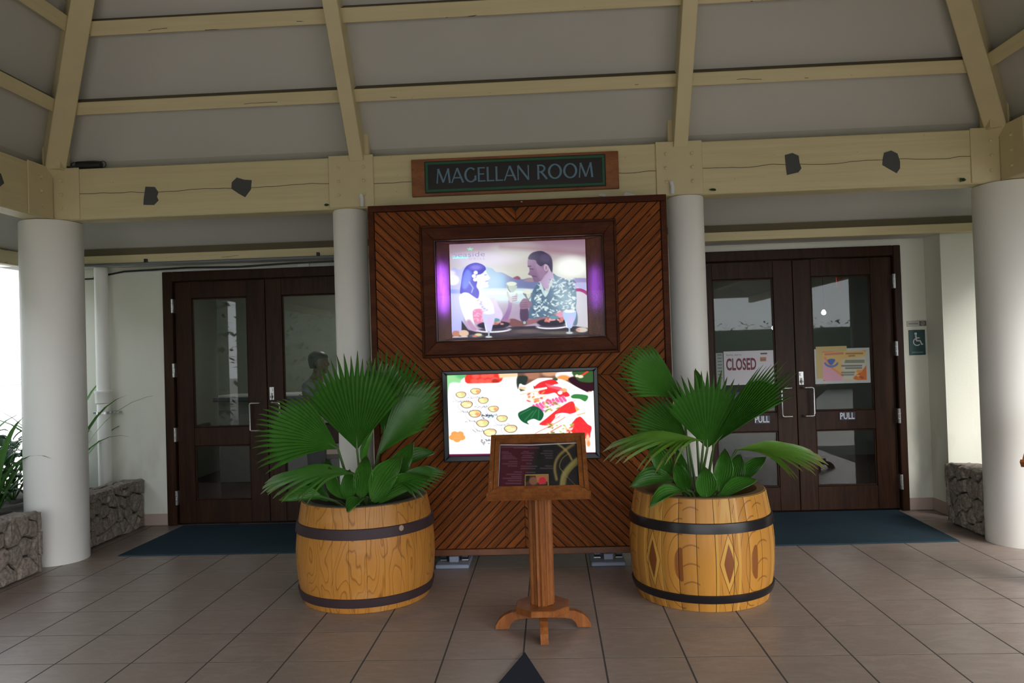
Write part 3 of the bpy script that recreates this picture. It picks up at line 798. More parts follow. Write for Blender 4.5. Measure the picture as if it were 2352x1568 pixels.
shirt = [(1600, 530), (1660, 566), (1780, 610), (1870, 680), (1905, 760), (1915, 900), (1905, 1000), (1930, 1110), (1910, 1230), (1800, 1190), (1740, 1045), (1610, 1085), (1560, 1110), (1390, 1140), (1258, 1130), (1275, 1030), (1300, 900), (1320, 770), (1420, 650), (1470, 730), (1500, 845), (1560, 720), (1610, 620)]
P.poly(shirt, (84, 110, 136), 10)
for q in range(420):
    a, b = random.uniform(1270, 1900), random.uniform(590, 1130)
    k = (b - 560) / 570; lim = 1300 + (1 - k) * 120
    if a < lim or a > 1890 or (a > 1740 and b > 1060) or (a < 1560 and b < 680) or (1440 < a < 1560 and b < 830): continue
    P.ell(a, b, random.uniform(10, 30), random.uniform(6, 13), random.choice(((206, 226, 224), (190, 214, 220), (226, 240, 236), (60, 84, 112), (74, 100, 120))), 8, .9, random.uniform(-60, 60))
P.poly([(1440, 660), (1500, 845), (1460, 800), (1420, 690)], (196, 214, 216), 8); P.poly([(1590, 600), (1560, 720), (1520, 820), (1560, 640)], (190, 208, 214), 8)
P.glow(1780, 900, 190, 260, (200, 235, 240), .55); P.glow(1650, 640, 160, 120, (190, 220, 235), .35); P.glow(1800, 420, 200, 150, (230, 240, 255), .4)
P.poly([(1600, 1085), (1735, 1042), (1760, 1100), (1740, 1150), (1560, 1130), (1400, 1190), (1250, 1225), (1180, 1250), (1185, 1172), (1380, 1135), (1500, 1120)], (150, 100, 108), 10)
P.poly([(1650, 1060), (1735, 1042), (1755, 1100), (1730, 1130), (1640, 1110)], (232, 160, 186), 26, .9)
P.poly([(1005, 1150), (1070, 1138), (1150, 1168), (1205, 1180), (1195, 1245), (1130, 1272), (1040, 1245), (990, 1200)], (122, 78, 82), 10)
P.poly([(860, 1180), (950, 1160), (1020, 1150), (1000, 1200), (900, 1210)], (172, 120, 140), 12)
P.ell(1215, 1192, 30, 34, (70, 66, 76), 8); P.ell(1214, 1190, 20, 24, (170, 186, 180), 8)
P.poly([(1160, 1000), (1255, 990), (1262, 1150), (1165, 1160)], (78, 56, 88), 14)
P.poly([(1150, 930), (1200, 866), (1262, 880), (1316, 935), (1290, 985), (1235, 1005), (1180, 1010), (1150, 975)], (140, 104, 130), 9)
for q in range(3): P.line([(1160, 925 + q * 28), (1250, 920 + q * 28)], 7, (96, 66, 92), 8)
P.poly([(1198, 790), (1315, 790), (1302, 850), (1262, 885), (1222, 840)], (118, 118, 128), 9); P.poly([(1240, 800), (1300, 800), (1280, 860), (1255, 860)], (200, 210, 200), 9)
P.ell(1255, 772, 62, 32, (222, 226, 214), 9)
# table
P.poly([(215, 1345), (360, 1330), (362, 1165), (450, 1290), (560, 1318), (1000, 1252), (1350, 1236), (1500, 1268), (1900, 1240), (2090, 1270), (2090, 1375), (215, 1430)], (46, 40, 52), 12, 1, False)
P.ell(1250, 1310, 200, 30, (116, 98, 98), 24, .8); P.ell(1700, 1330, 260, 24, (112, 108, 92), 20, .7); P.ell(1000, 1340, 180, 24, (86, 70, 72), 20, .7)
for cx, cy, rx, by in ((800, 1292, 232, 1224), (1590, 1244, 216, 1186)):
    P.ell(cx, cy, rx, 36, (240, 236, 246), 7, 1, -2); P.ell(cx, cy - 10, rx - 26, 26, (70, 60, 80), 8, 1, -2)
    P.ell(cx - 5, by, rx - 14, 52, (28, 26, 48), 8, 1, -2); P.ell(cx, by - 18, rx - 40, 26, (40, 34, 52), 8, 1, -2)
    for q in range(16): P.ell(cx + random.uniform(-90, 130), by - 24 + random.uniform(-22, 14), 26, 13, random.choice(((214, 132, 120), (226, 150, 140), (190, 110, 90), (236, 170, 170))), 8, .9, random.uniform(-40, 40))
    P.ell(cx + 20, by - 66, 62, 26, (96, 150, 160), 9)
for x0, x1, yt, yb, fy, col in ((655, 805, 1060, 1312, 1386, (208, 208, 252)), (1742, 1896, 1040, 1262, 1330, (178, 204, 250))):
    xm = (x0 + x1) / 2
    P.poly([(x0, yt), (x1, yt), (x1 + 4, yt + 90), (x1 - 22, yb - 80), (xm + 30, yb), (xm - 30, yb), (x0 + 22, yb - 80), (x0 - 2, yt + 90)], col, 9)
    P.ell(xm, yt, (x1 - x0) / 2, 20, (240, 242, 255), 8); P.ell(xm + 20, yt + 120, 40, 70, (226, 190, 232), 30, .6); P.line([(x0 + 22, yb - 90), (xm - 34, yb - 4)], 10, (255, 255, 255), 8)
    P.line([(xm, yb), (xm, fy)], 22, (176, 188, 196), 8); P.ell(xm, fy, 46, 16, (190, 202, 206), 8)
P.ell(285, 1345, 56, 44, (186, 126, 106), 9); P.ell(392, 1338, 66, 46, (226, 188, 158), 9); P.line([(240, 1390), (440, 1384)], 12, (226, 226, 236), 8)
P.ell(560, 1372, 100, 22, (90, 96, 108), 9); P.ell(590, 1356, 50, 20, (216, 206, 160), 8); P.ell(540, 1376, 34, 12, (220, 120, 100), 8)
P.ell(1985, 1290, 80, 34, (206, 196, 180), 12); P.ell(1940, 1290, 24, 12, (230, 130, 120), 8)
P.glow(470, 720, 240, 340, (160, 160, 255), .6); P.glow(1000, 330, 420, 160, (225, 235, 220), .45); P.glow(900, 860, 260, 130, (210, 240, 250), .5); P.glow(860, 640, 130, 160, (190, 225, 255), .5)
# emblem above the picture's lettering
for k in range(5):
    a = math.radians(-90 + 72 * k); P.line([(482, 190), (482 + 36 * math.cos(a), 190 + 20 * math.sin(a))], 11, (150, 232, 196), 8)
P.poly([(243, 284), (452, 282), (450, 318), (245, 322)], (176, 246, 240), 8, 1, False)
P.mesh('backlit_picture', emit_attr('backlit_print', 1.05), pf, MX0 + .0005, MX1 - .0005, MZ0 + .0005, MZ1 - .0005, facade(PY - .004))
ls = glow('picture_lettering', (.38, .34, .58), .9); lg = glow('picture_small_lettering', (.62, .55, .80), .8)
text_mesh('lettering', 'Seaside', ls, pf, -.680, -.445, 2.226, 2.262, facade(PY - .0046), .0002)
text_mesh('lettering', 'G R I L L', lg, pf, -.560, -.445, 2.203, 2.220, facade(PY - .0046), .0002)
# the light box's own tubes: violet light that spills on the wooden mount at both sides of the picture
for x, z, p, sz, nm in ((-.757, 2.0, 3.4, .36, 'left'), (.342, 1.97, .9, .30, 'right')):
    L = bpy.data.lights.new('lightbox_tube_' + nm, 'AREA'); L.shape = 'ELLIPSE'; L.size = .05; L.size_y = sz; L.energy = p; L.color = (.13, .07, 1.0)
    lo = bpy.data.objects.new('lightbox_tube_' + nm, L); COL.objects.link(lo); lo.location = (x, PY - .056, z); lo.rotation_euler = Vector((0, 1, 0)).to_track_quat('-Z', 'Z').to_euler()

# ------------------------------------------------------------ screen below the picture
tv = thing('wall_screen', (-.22, PY, .775), 'lit flat screen with sushi rolls and sashimi, in a black bezel', 'screen')
TX0, TX1, TZ0, TZ1 = -.779, .338, .752, 1.404
SX0, SX1, SZ0, SZ1 = -.742, .304, .793, 1.374
YT = PY - .055
MB().box(TX0 + .02, TX1 - .02, YT + .03, PY - .0005, TZ0 + .02, TZ1 - .02, .004).build('housing', M['black'], tv)
picture_frame(tv, TX0, TX1, TZ0, TZ1, SX0, SX1, SZ0, SZ1, YT, YT + .03, M['tvblack'], 'bezel')
Q = Paint(340, 196, (108, 128), (2185, 72), (2220, 1238), (143, 1280), (255, 255, 255))
Q.poly([(80, 90), (460, 90), (430, 180), (330, 240), (160, 240), (110, 420), (80, 420)], (150, 214, 150), 30)
Q.ell(330, 130, 90, 50, (96, 180, 120), 40, .9); Q.poly([(340, 170), (460, 150), (420, 250), (300, 250)], (250, 250, 245), 14)
Q.poly([(430, 90), (860, 90), (850, 235), (405, 250)], (226, 56, 44), 14)
for a, b in ((520, 140), (640, 140), (730, 130), (600, 210), (700, 215), (500, 210), (790, 190)): Q.ell(a, b, 52, 34, (255, 96, 84), 18, .9)
Q.ell(800, 210, 50, 30, (150, 40, 30), 18, .8); Q.poly([(840, 90), (1115, 90), (1115, 150), (860, 170)], (250, 205, 160), 24, 1, False)
Q.poly([(150, 250), (860, 236), (1110, 214), (1125, 300), (160, 420)], (255, 255, 255), 18, 1, False)
Q.poly([(1115, 60), (2220, 60), (2220, 420), (1900, 300), (1600, 170), (1400, 170), (1210, 290), (1125, 330)], (120, 84, 66), 14, 1, False)
Q.ell(1330, 120, 110, 70, (168, 116, 92), 30); Q.ell(1570, 100, 110, 46, (198, 150, 120), 24); Q.poly([(1115, 150), (1260, 150), (1220, 280), (1120, 320)], (40, 52, 48), 20)
Q.poly([(1680, 90), (1920, 70), (1900, 150), (1680, 170)], (236, 230, 230), 20); Q.ell(1770, 170, 90, 40, (232, 150, 80), 16)
Q.poly([(1840, 180), (1960, 150), (2060, 200), (2190, 220), (2200, 400), (2060, 360), (1900, 260)], (46, 12, 26), 16); Q.poly([(1900, 70), (2200, 60), (2200, 220), (2050, 230), (1960, 190)], (52, 88, 44), 16)
Q.line([(2020, 140), (2110, 80)], 24, (230, 70, 50), 12); Q.ell(2010, 150, 40, 22, (240, 225, 200), 12); Q.ell(2140, 375, 30, 16, (230, 170, 150), 10); Q.ell(1960, 140, 26, 20, (240, 220, 190), 10)
Q.poly([(1125, 330), (1230, 270), (1420, 178), (1600, 172), (1780, 200), (1960, 300), (2120, 380), (2220, 420), (2230, 1250), (1125, 1260)], (255, 255, 255), 10)
Q.poly([(1140, 290), (1240, 300), (1210, 340), (1150, 340)], (246, 206, 170), 12); Q.poly([(1140, 320), (1230, 345), (1160, 360)], (60, 90, 66), 10)
Q.ell(1650, 190, 40, 20, (50, 84, 48), 10); Q.line([(1350, 290), (1360, 320)], 16, (60, 90, 50), 10)
red = (240, 48, 52)
Q.poly([(1352, 318), (1365, 285), (1450, 225), (1590, 190), (1662, 210), (1695, 248), (1640, 262), (1560, 290), (1440, 312)], (226, 44, 50), 10)
Q.poly([(1400, 390), (1500, 300), (1620, 290), (1740, 310), (1860, 420), (1720, 440), (1650, 380), (1540, 400)], (232, 46, 54), 10)
Q.ell(1770, 345, 52, 30, (252, 176, 110), 10); Q.ell(1720, 380, 34, 26, (255, 246, 236), 10)
for q in range(9): Q.line([(1555 + q * 26 - 36, 250 + q * 7), (1600 + q * 26 - 36, 300 + q * 7)], 12, (255, 120, 150), 10, .8)
for q in range(34): Q.ell(random.uniform(1260, 1560), random.uniform(370, 530), random.uniform(14, 34), random.uniform(10, 20), random.choice(((252, 150, 90), (255, 244, 236), (240, 90, 70), (255, 255, 250), (250, 226, 180))), 10, .9, random.uniform(-50, 50))
for q in range(10): Q.line([(1345 + q * 46, 565 - q * 14), (1400 + q * 44, 625 - q * 15)], 40, (246, 96, 150), 10); Q.line([(1368 + q * 46, 560 - q * 14), (1420 + q * 44, 618 - q * 15)], 10, (255, 200, 224), 8)
Q.poly([(1400, 600), (1470, 590), (1520, 640), (1460, 645)], (230, 120, 190), 10)
for q in range(30): Q.ell(random.uniform(1480, 1760), random.uniform(520, 680), random.uniform(16, 36), random.uniform(8, 16), random.choice(((252, 160, 96), (255, 246, 226), (246, 200, 140), (120, 150, 60), (255, 255, 250))), 10, .85, random.uniform(-50, 50))
Q.poly([(1425, 830), (1520, 750), (1700, 605), (1880, 503), (1935, 570), (1960, 645), (1850, 685), (1740, 668), (1665, 720), (1600, 800), (1540, 845)], red, 9)
Q.poly([(1925, 560), (2000, 620), (1950, 655)], (255, 176, 104), 9); Q.ell(1590, 830, 60, 20, (252, 172, 110), 12)
Q.poly([(1650, 700), (1750, 670), (1860, 690), (1840, 780), (1700, 790)], (255, 255, 255), 12)
Q.poly([(1810, 970), (1850, 880), (1900, 800), (1995, 718), (2110, 830), (2165, 870), (2150, 960), (2110, 1040)], red, 9)
Q.poly([(1130, 665), (1230, 615), (1340, 568), (1440, 610), (1490, 690), (1440, 780), (1345, 752), (1255, 790), (1280, 832), (1190, 795), (1136, 735)], (22, 86, 50), 9)
for a, b in (((1150, 690), (1300, 610)), ((1220, 770), (1340, 640)), ((1310, 740), (1390, 620)), ((1410, 770), (1420, 620))): Q.line([a, b], 10, (70, 140, 90), 10, .8)
Q.poly([(1875, 432), (1940, 400), (2112, 424), (2080, 505), (2000, 470), (1900, 460)], (54, 128, 62), 9)
Q.line([(1130, 392), (1330, 350), (1525, 312)], 26, (255, 250, 240), 8); Q.line([(1150, 406), (1340, 368), (1500, 336)], 7, (240, 170, 110), 7)
Q.line([(1385, 985), (1720, 800), (2080, 655)], 62, (255, 252, 248), 8); Q.line([(1370, 960), (1700, 790), (1790, 730)], 9, (244, 110, 70), 7); Q.line([(1500, 985), (1740, 850)], 14, (246, 120, 80), 8); Q.line([(1960, 700), (2075, 670)], 12, (246, 170, 110), 8)
for q in range(28): Q.ell(random.uniform(1560, 1900), random.uniform(830, 970), random.uniform(14, 34), random.uniform(8, 18), random.choice(((252, 170, 100), (255, 246, 226), (170, 190, 90), (255, 255, 250), (90, 110, 50))), 10, .85, random.uniform(-50, 50))
Q.ell(2110, 1060, 30, 90, (255, 190, 150), 16); Q.ell(2125, 1110, 22, 40, (250, 150, 100), 10)
for q in range(26):
    a, b = random.uniform(1480, 1900), random.uniform(0, 1); y = 830 - (a - 1450) * .68 + b * 90 - 20
    Q.line([(a, y), (a + 40, y - 34)], 7, random.choice(((214, 28, 36), (255, 92, 84), (226, 36, 40))), 8, .55)
    a = random.uniform(1870, 2110); y = random.uniform(800, 960); Q.line([(a, y), (a + 30, y + 24)], 7, random.choice(((214, 28, 36), (255, 92, 84))), 8, .5)
gl = (176, 172, 182)
for cx, cy, r in ((305, 405, 1), (515, 355, 1), (625, 487, 1), (387, 545, 1.15), (770, 608, 1), (505, 675, 1.2), (893, 745, 1.05), (615, 812, 1.2), (1015, 892, 1.25), (720, 945, 1.25)):
    arc = [(cx + 104 * r * math.cos(t * .2), cy + 18 + 78 * r * math.sin(t * .2)) for t in range(2, 19)]
    Q.line(arc, 6, gl, 6, .9)
    for t in range(9): Q.line([(cx - 110 * r + t * 26 + random.uniform(-8, 8), cy + (84 + random.uniform(-14, 22)) * r), (cx - 96 * r + t * 26, cy + 92 * r + random.uniform(-14, 20))], 7, random.choice(((90, 90, 100), (150, 150, 160), (60, 70, 90), (200, 170, 140))), 6, .8)
    o = [(cx - 76 * r, cy - 4), (cx - 30 * r, cy - 40 * r), (cx + 50 * r, cy - 40 * r), (cx + 80 * r, cy - 6), (cx + 44 * r, cy + 40 * r), (cx - 30 * r, cy + 42 * r)]
    Q.poly(o, (96, 90, 84), 7); Q.poly([(cx + (a - cx) * .88, cy + (b - cy) * .86) for a, b in o], (246, 200, 140), 7)
    Q.ell(cx - 24 * r, cy - 10 * r, 36 * r, 18 * r, (242, 238, 170), 8); Q.ell(cx + 32 * r, cy + 8 * r, 28 * r, 20 * r, random.choice(((250, 160, 110), (240, 240, 190), (205, 226, 150))), 8); Q.ell(cx - 10 * r, cy + 22 * r, 30 * r, 12 * r, (255, 236, 190), 8)
for q in range(16): Q.ell(random.uniform(600, 780), random.uniform(690, 740), 16, 8, random.choice(((50, 70, 90), (120, 90, 90), (90, 130, 150))), 8, .85, random.uniform(-40, 40))
for k in range(5):
    a = math.radians(20 + 72 * k); Q.ell(255 + 68 * math.cos(a), 1000 + 42 * math.sin(a), 52, 40, (255, 158, 84), 9)
Q.ell(255, 1000, 60, 40, (255, 164, 92), 9)
for q in range(12): Q.ell(random.uniform(600, 720), random.uniform(1040, 1120), 14, 6, (120, 120, 130), 7, .9, random.uniform(-40, 40))
Q.poly([(100, 1252), (2300, 1232), (2300, 1300), (100, 1300)], (96, 16, 60), 8, 1, False)
Q.mesh('display', emit_attr('screen_picture', 1.1), tv, SX0 + .0005, SX1 - .0005, SZ0 + .0005, SZ1 - .0005, facade(YT + .012))

# ------------------------------------------------------------ name sign on the beam
sg = thing('name_sign', (-.223, BY - .015, 2.87), 'long wooden sign with pale blue capitals inside a green border, on the beam', 'sign')
gx0, gx1, gz0, gz1 = -1.008, .562, 2.731, 3.015
MB().box(gx0, gx1, BY - .030, BY - .0006, gz0, gz1, .004).build('board', M['signwood'], sg)
ax0, ax1, az0, az1 = -.906, .464, 2.752, 2.994
MB().box(ax0, ax1, BY - .037, BY - .0302, az0, az1, .002).build('black_panel', plain('sign_black', (.010, .009, .009), .45), sg)
gm = plain('sign_green', (.012, .10, .042), .5)
for b in ((ax0 + .008, ax1 - .008, az0 + .008, az0 + .026), (ax0 + .008, ax1 - .008, az1 - .026, az1 - .008), (ax0 + .008, ax0 + .026, az0 + .0262, az1 - .0262), (ax1 - .026, ax1 - .008, az0 + .0262, az1 - .0262)):
    MB().box(b[0], b[1], BY - .0405, BY - .0372, b[2], b[3], .001).build('border_strip', gm, sg)
# flared capitals drawn stroke by stroke: unit height, per letter a list of strokes ((x0,y0),(x1,y1),thick at start, thick at end) and arcs
th, tn = .135, .085
def stroke(a, b, w0, w1):
    a, b = Vector(a), Vector(b); d = (b - a).normalized(); n = Vector((-d.y, d.x)); f = 1.18
    out = []
    for t, w in ((0, w0 * f), (.10, w0), (.9, w1), (1, w1 * f)): out.append(a.lerp(b, t) + n * w / 2)
    for t, w in ((1, w1 * f), (.9, w1), (.10, w0), (0, w0 * f)): out.append(a.lerp(b, t) - n * w / 2)
    return [(p.x, p.y) for p in out]
def arcst(cx, cy, rx, ry, a0, a1, wv, wh, n=22):
    o, i = [], []
    for k in range(n + 1):
        a = math.radians(a0 + (a1 - a0) * k / n); w = wh + (wv - wh) * abs(math.cos(a))
        o.append((cx + (rx) * math.cos(a), cy + ry * math.sin(a))); i.append((cx + (rx - w) * math.cos(a), cy + (ry - w) * math.sin(a)))
    return ('arc', o, i)
LT = {'M': (1.04, [stroke((.06, 0), (.16, 1), tn, tn), stroke((.16, 1), (.52, .06), th, th), stroke((.52, .06), (.88, 1), tn, tn), stroke((.88, 1), (.98, 0), th, th)]),
      'A': (.86, [stroke((.02, 0), (.42, 1), tn, tn), stroke((.42, 1), (.84, 0), th, th), stroke((.18, .34), (.66, .34), tn, tn)]),
      'G': (.88, [arcst(.47, .5, .47, .52, 50, 318, th * 1.15, tn), stroke((.80, .44), (.80, .10), th, th)]),
      'E': (.58, [stroke((.09, 0), (.09, 1), th, th), stroke((.09, .955), (.54, .955), tn, tn), stroke((.09, .53), (.48, .53), tn, tn), stroke((.09, .045), (.56, .045), tn, tn)]),
      'L': (.56, [stroke((.09, 0), (.09, 1), th, th), stroke((.09, .045), (.55, .045), tn, tn)]),
      'N': (.90, [stroke((.08, 0), (.08, 1), tn, tn), stroke((.08, 1), (.82, .02), th, th), stroke((.82, 0), (.82, 1), tn, tn)]),
      'R': (.70, [stroke((.09, 0), (.09, 1), th, th), arcst(.28, .735, .33, .265, -90, 90, th, tn), stroke((.09, .955), (.30, .955), tn, tn), stroke((.09, .51), (.30, .51), tn, tn), stroke((.30, .50), (.70, 0), th, th)]),
      'O': (1.02, [arcst(.51, .5, .50, .52, 0, 360, th * 1.15, tn, 40)]), ' ': (.40, [])}
word = 'MAGELLAN ROOM'; gap = .07
tot = sum(LT[c][0] + gap for c in word) - gap
lx0, lx1, lz0, hh = -.818, .369, 2.823, .110
kx = (lx1 - lx0) / tot; cur = 0
lm = plain('sign_pale_blue', (.13, .25, .35), .5)
for c in word:
    wd_, strokes = LT[c]
    m = MB(); pl = lambda u, v, w: (lx0 + (cur + u) * kx, BY - .0375 - w, lz0 + v * hh)
    for q, s_ in enumerate(strokes):
        d = .003 + .0002 * q
        if s_[0] == 'arc':
            o, i = s_[1], s_[2]
            for k in range(len(o) - 1): m.prism([o[k], o[k + 1], i[k + 1], i[k]], pl, d)
        else: m.prism(s_, pl, d)
    if strokes: m.build('letter', lm, sg)
    cur += wd_ + gap
# ------------------------------------------------------------ barrel planters
PROF = [(0, .395), (.03, .404), (.08, .417), (.16, .431), (.26, .439), (.34, .439), (.42, .433), (.50, .423), (.57, .411), (.64, .398)]
def prad(z):
    for (a, ra), (b, rb) in zip(PROF, PROF[1:]):
        if z <= b: return ra + (rb - ra) * (z - a) / (b - a)
    return PROF[-1][1]
NST = 26
def barrel_wood(name, inlay):
    g = G(name); p = g.coord('Object'); x, y, z = g.xyz(p)
    ang = x.atan2(y * -1.0)                               # 0 towards the viewer, + to the right
    st = (ang * (NST / 6.2831853)); idx = st - st.fract()
    u = ang * .43
    off = idx * 7.31
    if not inlay:
        q = g.vec(u * 4.2, .7, z * 1.25)
        n = g.noise(q, 1.75, 1.6, .42, .25)
        con = (n * 13.0).fract(); line = (con - .5).abs().step(.36, .5)
        c = g.mix(g.noise(g.vec(u * 60, 0.0, z * 5), 1, 3), (.44, .185, .034), (.55, .255, .055))
        c = g.mix(con * .4, c, (.38, .15, .027))
        c = g.mix(line * .62, c, (.17, .060, .012))
        kn = g.voro(g.vec(u * 5.0, 0.0, z * 2.0), 1.7)
        c = g.mix(kn.step(.10, .03) * .85, c, (.14, .052, .018))
        c = g.mix(g.noise(p, 7, 3).step(.55, .75) * .3, c, (.55, .33, .15))
    else:
        c = g.mix(g.noise(g.vec(u * 50 + off, 0.0, z * 4), 1, 3), (.43, .185, .030), (.54, .26, .050))
        sr = ((idx * 12.9898)._m('SINE') * 43758.5).fract()
        c = g.mix(sr * .35, c, (.34, .15, .04))
        # carved grain: nested ovals round a half-oval knot midway between the diamonds, drooping arcs beside them
        w2 = (ang - .175 - .42).wrap(.5236, -.5236) * .43; v2 = z - .275
        ro = ((w2 / .115).pow(2.0) + (v2 / .26).pow(2.0))._m('SQRT')
        ov = ((ro * 3.0).fract() - .5).abs().step(.42, .5) * w2.lt(.012)
        arc = (z * 9.5 - (w2 + .04) * 10.0 + (w2 * 9.0).pow(2.0) * 1.0).fract()
        ln = (arc - .5).abs().step(.425, .5) * w2.gt(.012) * w2.lt(.105)
        c = g.mix(ov.mx(ln) * .8, c, (.16, .060, .014))
        kn = ((w2 / .034).pow(2.0) + (v2 / .098).pow(2.0)).lt(1.0) * w2.lt(.012)
        c = g.mix(kn, c, (.22, .075, .020))
        w = (ang - .175).wrap(.5236, -.5236) * .43; v = z - .283
        aw = w.abs()
        r1 = aw / .054 + (v.abs() / .170).pow(1.15); r2 = aw / .029 + (v.abs() / .112).pow(1.25)
        yl = (.56, .31, .065)
        c = g.mix(r1.step(1.06, 1.0), c, (.16, .065, .02)); c = g.mix(r1.step(.98, .93), c, yl)
        c = g.mix(r2.step(1.06, .98), c, (.19, .060, .018))
        t1 = (aw - (.74 - z) * .19); hi = z.gt(.50)
        c = g.mix(t1.step(.004, .0) * hi * t1.gt(-.03) * .9, c, (.52, .29, .065))
        side = (aw - .066).abs().step(.009, .006)
        c = g.mix(side * .85, c, yl)
    seam = ((st.fract() - .5).abs()).step(.47, .497)
    c = g.mix(seam * (.55 if inlay else .10), c, (.09, .035, .012))
    g.set('Base Color', c).set('Roughness', .36).set('Specular IOR Level', .25).bump(g.noise(g.vec(u * 40, 0.0, z * 6), 1, 2), .12, .003)
    return g.m
def barrel(x, y, label, inlay, hoopmat, h, hoops):
    b = thing('barrel_planter', (x, y, 0), label, 'planter', 'barrel planters in front of the board')
    wm = barrel_wood('barrel_wood_inlaid' if inlay else 'barrel_wood_swirled', inlay)
    k = h / .64
    N = 52
    prof = [(r - .012, z * k) for z, r in PROF]; prof[0] = (prof[0][0], .003)
    core = MB().lathe(prof + [(.388, h - .003), (.388, h + .004), (.346, h + .004), (.338, h - .02), (.36, h - .10), (.36, .05)], x, y, N, False)
    core.build('barrel_liner', plain('rim_wood_' + ('a' if inlay else 'b'), (.20, .115, .045) if inlay else (.085, .075, .055), .6), b, True)
    MB().lathe([(.01, h - .125), (.18, h - .105), (.3595, h - .115), (.3595, h - .2)], x, y, 40, False, True, False).build('soil', M['soil'], b)
    gp = (.0009 if inlay else .0003) / .43; ed = .0016 if inlay else .0006
    for i in range(NST):
        a0, a1 = i * 6.2831853 / NST + gp, (i + 1) * 6.2831853 / NST - gp
        m = MB(); rs = []
        zz = [z for z, _ in PROF]
        for z in zz:
            r = prad(z); zk = max(z * k, .0015)
            P_ = lambda a, rr: (x + rr * math.sin(a), y - rr * math.cos(a), zk)
            rs.append([P_(a0, r - .0115), P_(a0 + .001, r - ed), P_(a0 + .012, r), P_((a0 + a1) / 2, r + .0005), P_(a1 - .012, r), P_(a1 - .001, r - ed), P_(a1, r - .0115)])
        m.rings(rs).build('stave', wm, b, True)
    for z0, z1, e0 in hoops:
        pr = [(prad(z0 / k) + .0012, z0), (prad(z0 / k) + .011, z0 + .003), (prad((z0 + z1) / 2 / k) + .0125, (z0 + z1) / 2), (prad(z1 / k) + .011, z1 - .003), (prad(z1 / k) + .0012, z1)]
        MB().lathe(pr, x, y, 72, True).build('hoop', hoopmat, b, True)
    return b
bl_ = barrel(-1.22, 4.89, 'swirl-grained wooden barrel planter with dull purple brown hoops, left of the menu stand', False, M['hoop'], .628, ((.442, .506, 0), (.036, .094, 0)))
br_ = barrel(.905, 4.832, 'wooden barrel planter inlaid with diamonds, with glossy black hoops, right of the menu stand', True, M['hoopb'], .645, ((.452, .512, 0), (.052, .102, 0)))
# chip of bare wood on the left barrel's upper hoop
a_ = .74; r_ = prad(.47) + .0128
MB().rings([[(-1.22 + (r_ + d) * math.sin(a_ + .016 * s * math.cos(q * .785) / .43), 4.89 - (r_ + d) * math.cos(a_ + .016 * s * math.cos(q * .785) / .43), .488 + .018 * s * math.sin(q * .785)) for q in range(8)] for d, s in ((-.004, 1), (.0012, 1), (.002, .6))]).build('hoop_chip', plain('bare_chip', (.36, .26, .19), .7), bl_)

# ------------------------------------------------------------ fan palms
def fan(H, Tp, N, spread, nseg, droop, root, mat, parent, rnd, loose=0):
    H, Tp, N = Vector(H), Vector(Tp), Vector(N)
    A = (Tp - H); L = A.length; A.normalize(); N = (N - A * N.dot(A)).normalized(); B = A.cross(N).normalized()
    sp = math.radians(spread) / 2; LV = (0, .12, .28, .46, .62, .74, .86, .95, 1.0); split = 4 if loose in (1, 2) else 6
    blade = loose == 3
    if blade: nseg, split = 10, 8
    else: nseg = max(9, round(nseg * (.9 if loose else .74)))
    vs, fs, al = [], [], []
    def pt(phi, r, lift):
        if blade:
            f = phi / sp; w = L * math.tan(sp) * .56 * math.sin(math.pi * min(1, r * .93 + .05)) ** .75
            p = H + A * (L * r * (1 - .05 * f * f)) + B * (f * w) + N * (.16 * L * f * f * math.sin(math.pi * r) + lift)
            p.z -= droop * L * r ** 2.4; return p
        R_ = L * (1.0 - .16 * (phi / sp) ** 2) * r
        cup = .10 * L * (phi / sp) ** 2 * r
        p = H + (A * math.cos(phi) + B * math.sin(phi)) * R_ + N * (cup + lift)
        p.z -= droop * L * (r ** 2.4) * (1 + .5 * (phi / sp) ** 2)
        return p
    ds = 2 * sp / nseg
    for s in range(nseg):
        pc = -sp + ds * (s + .5); ex = rnd.uniform(.94, 1.03); base = len(vs); twist = rnd.uniform(-.4, .4); rl = rnd.uniform(.5, 1.5)
        for k, r in enumerate(LV):
            hw = ds / 2 * (1.0 if k < split else (1.0 - (r - LV[split - 1]) / (1 - LV[split - 1])) * .93 + .02)
            rr = r * (ex if k >= split else 1)
            fold = .026 * L * min(1, r * 2.0) * (1 if k < 8 else .3)
            tipd = (max(0, r - LV[split - 1]) ** 2) * (.62 if loose in (1, 2) else .30) * L * (.5 + droop) * rl
            for q, (ph, lf) in enumerate(((pc - hw, 0), (pc, fold), (pc + hw, 0))):
                p = pt(ph + (twist * .06 * max(0, r - .6) if k >= split else 0), rr, lf); p.z -= tipd
                vs.append(p); al.append(r)
        for k in range(len(LV) - 1):
            a = base + k * 3
            fs += [(a, a + 1, a + 4, a + 3), (a + 1, a + 2, a + 5, a + 4)]
    off = Vector(parent_base(parent))
    me = bpy.data.meshes.new('frond'); me.from_pydata([tuple(v - off) for v in vs], [], fs); me.materials.append(mat)
    at = me.attributes.new('along', 'FLOAT', 'POINT'); at.data.foreach_set('value', al)
    o = bpy.data.objects.new('frond', me); COL.objects.link(o); o.parent = parent; o['_b'] = tuple(off)
    root = Vector(root); mid = root.lerp(H, .55) + Vector((0, 0, .03)) - N * .01
    pts = [root, root.lerp(mid, .5), mid, mid.lerp(H, .55), H, H + (Tp - H) * .12]
    MB().tube(pts, .0085, 6, (1.5, 1.25, 1.05, .95, .85, .3)).build('leaf_stalk', M['stalk'], o, True)
    return o
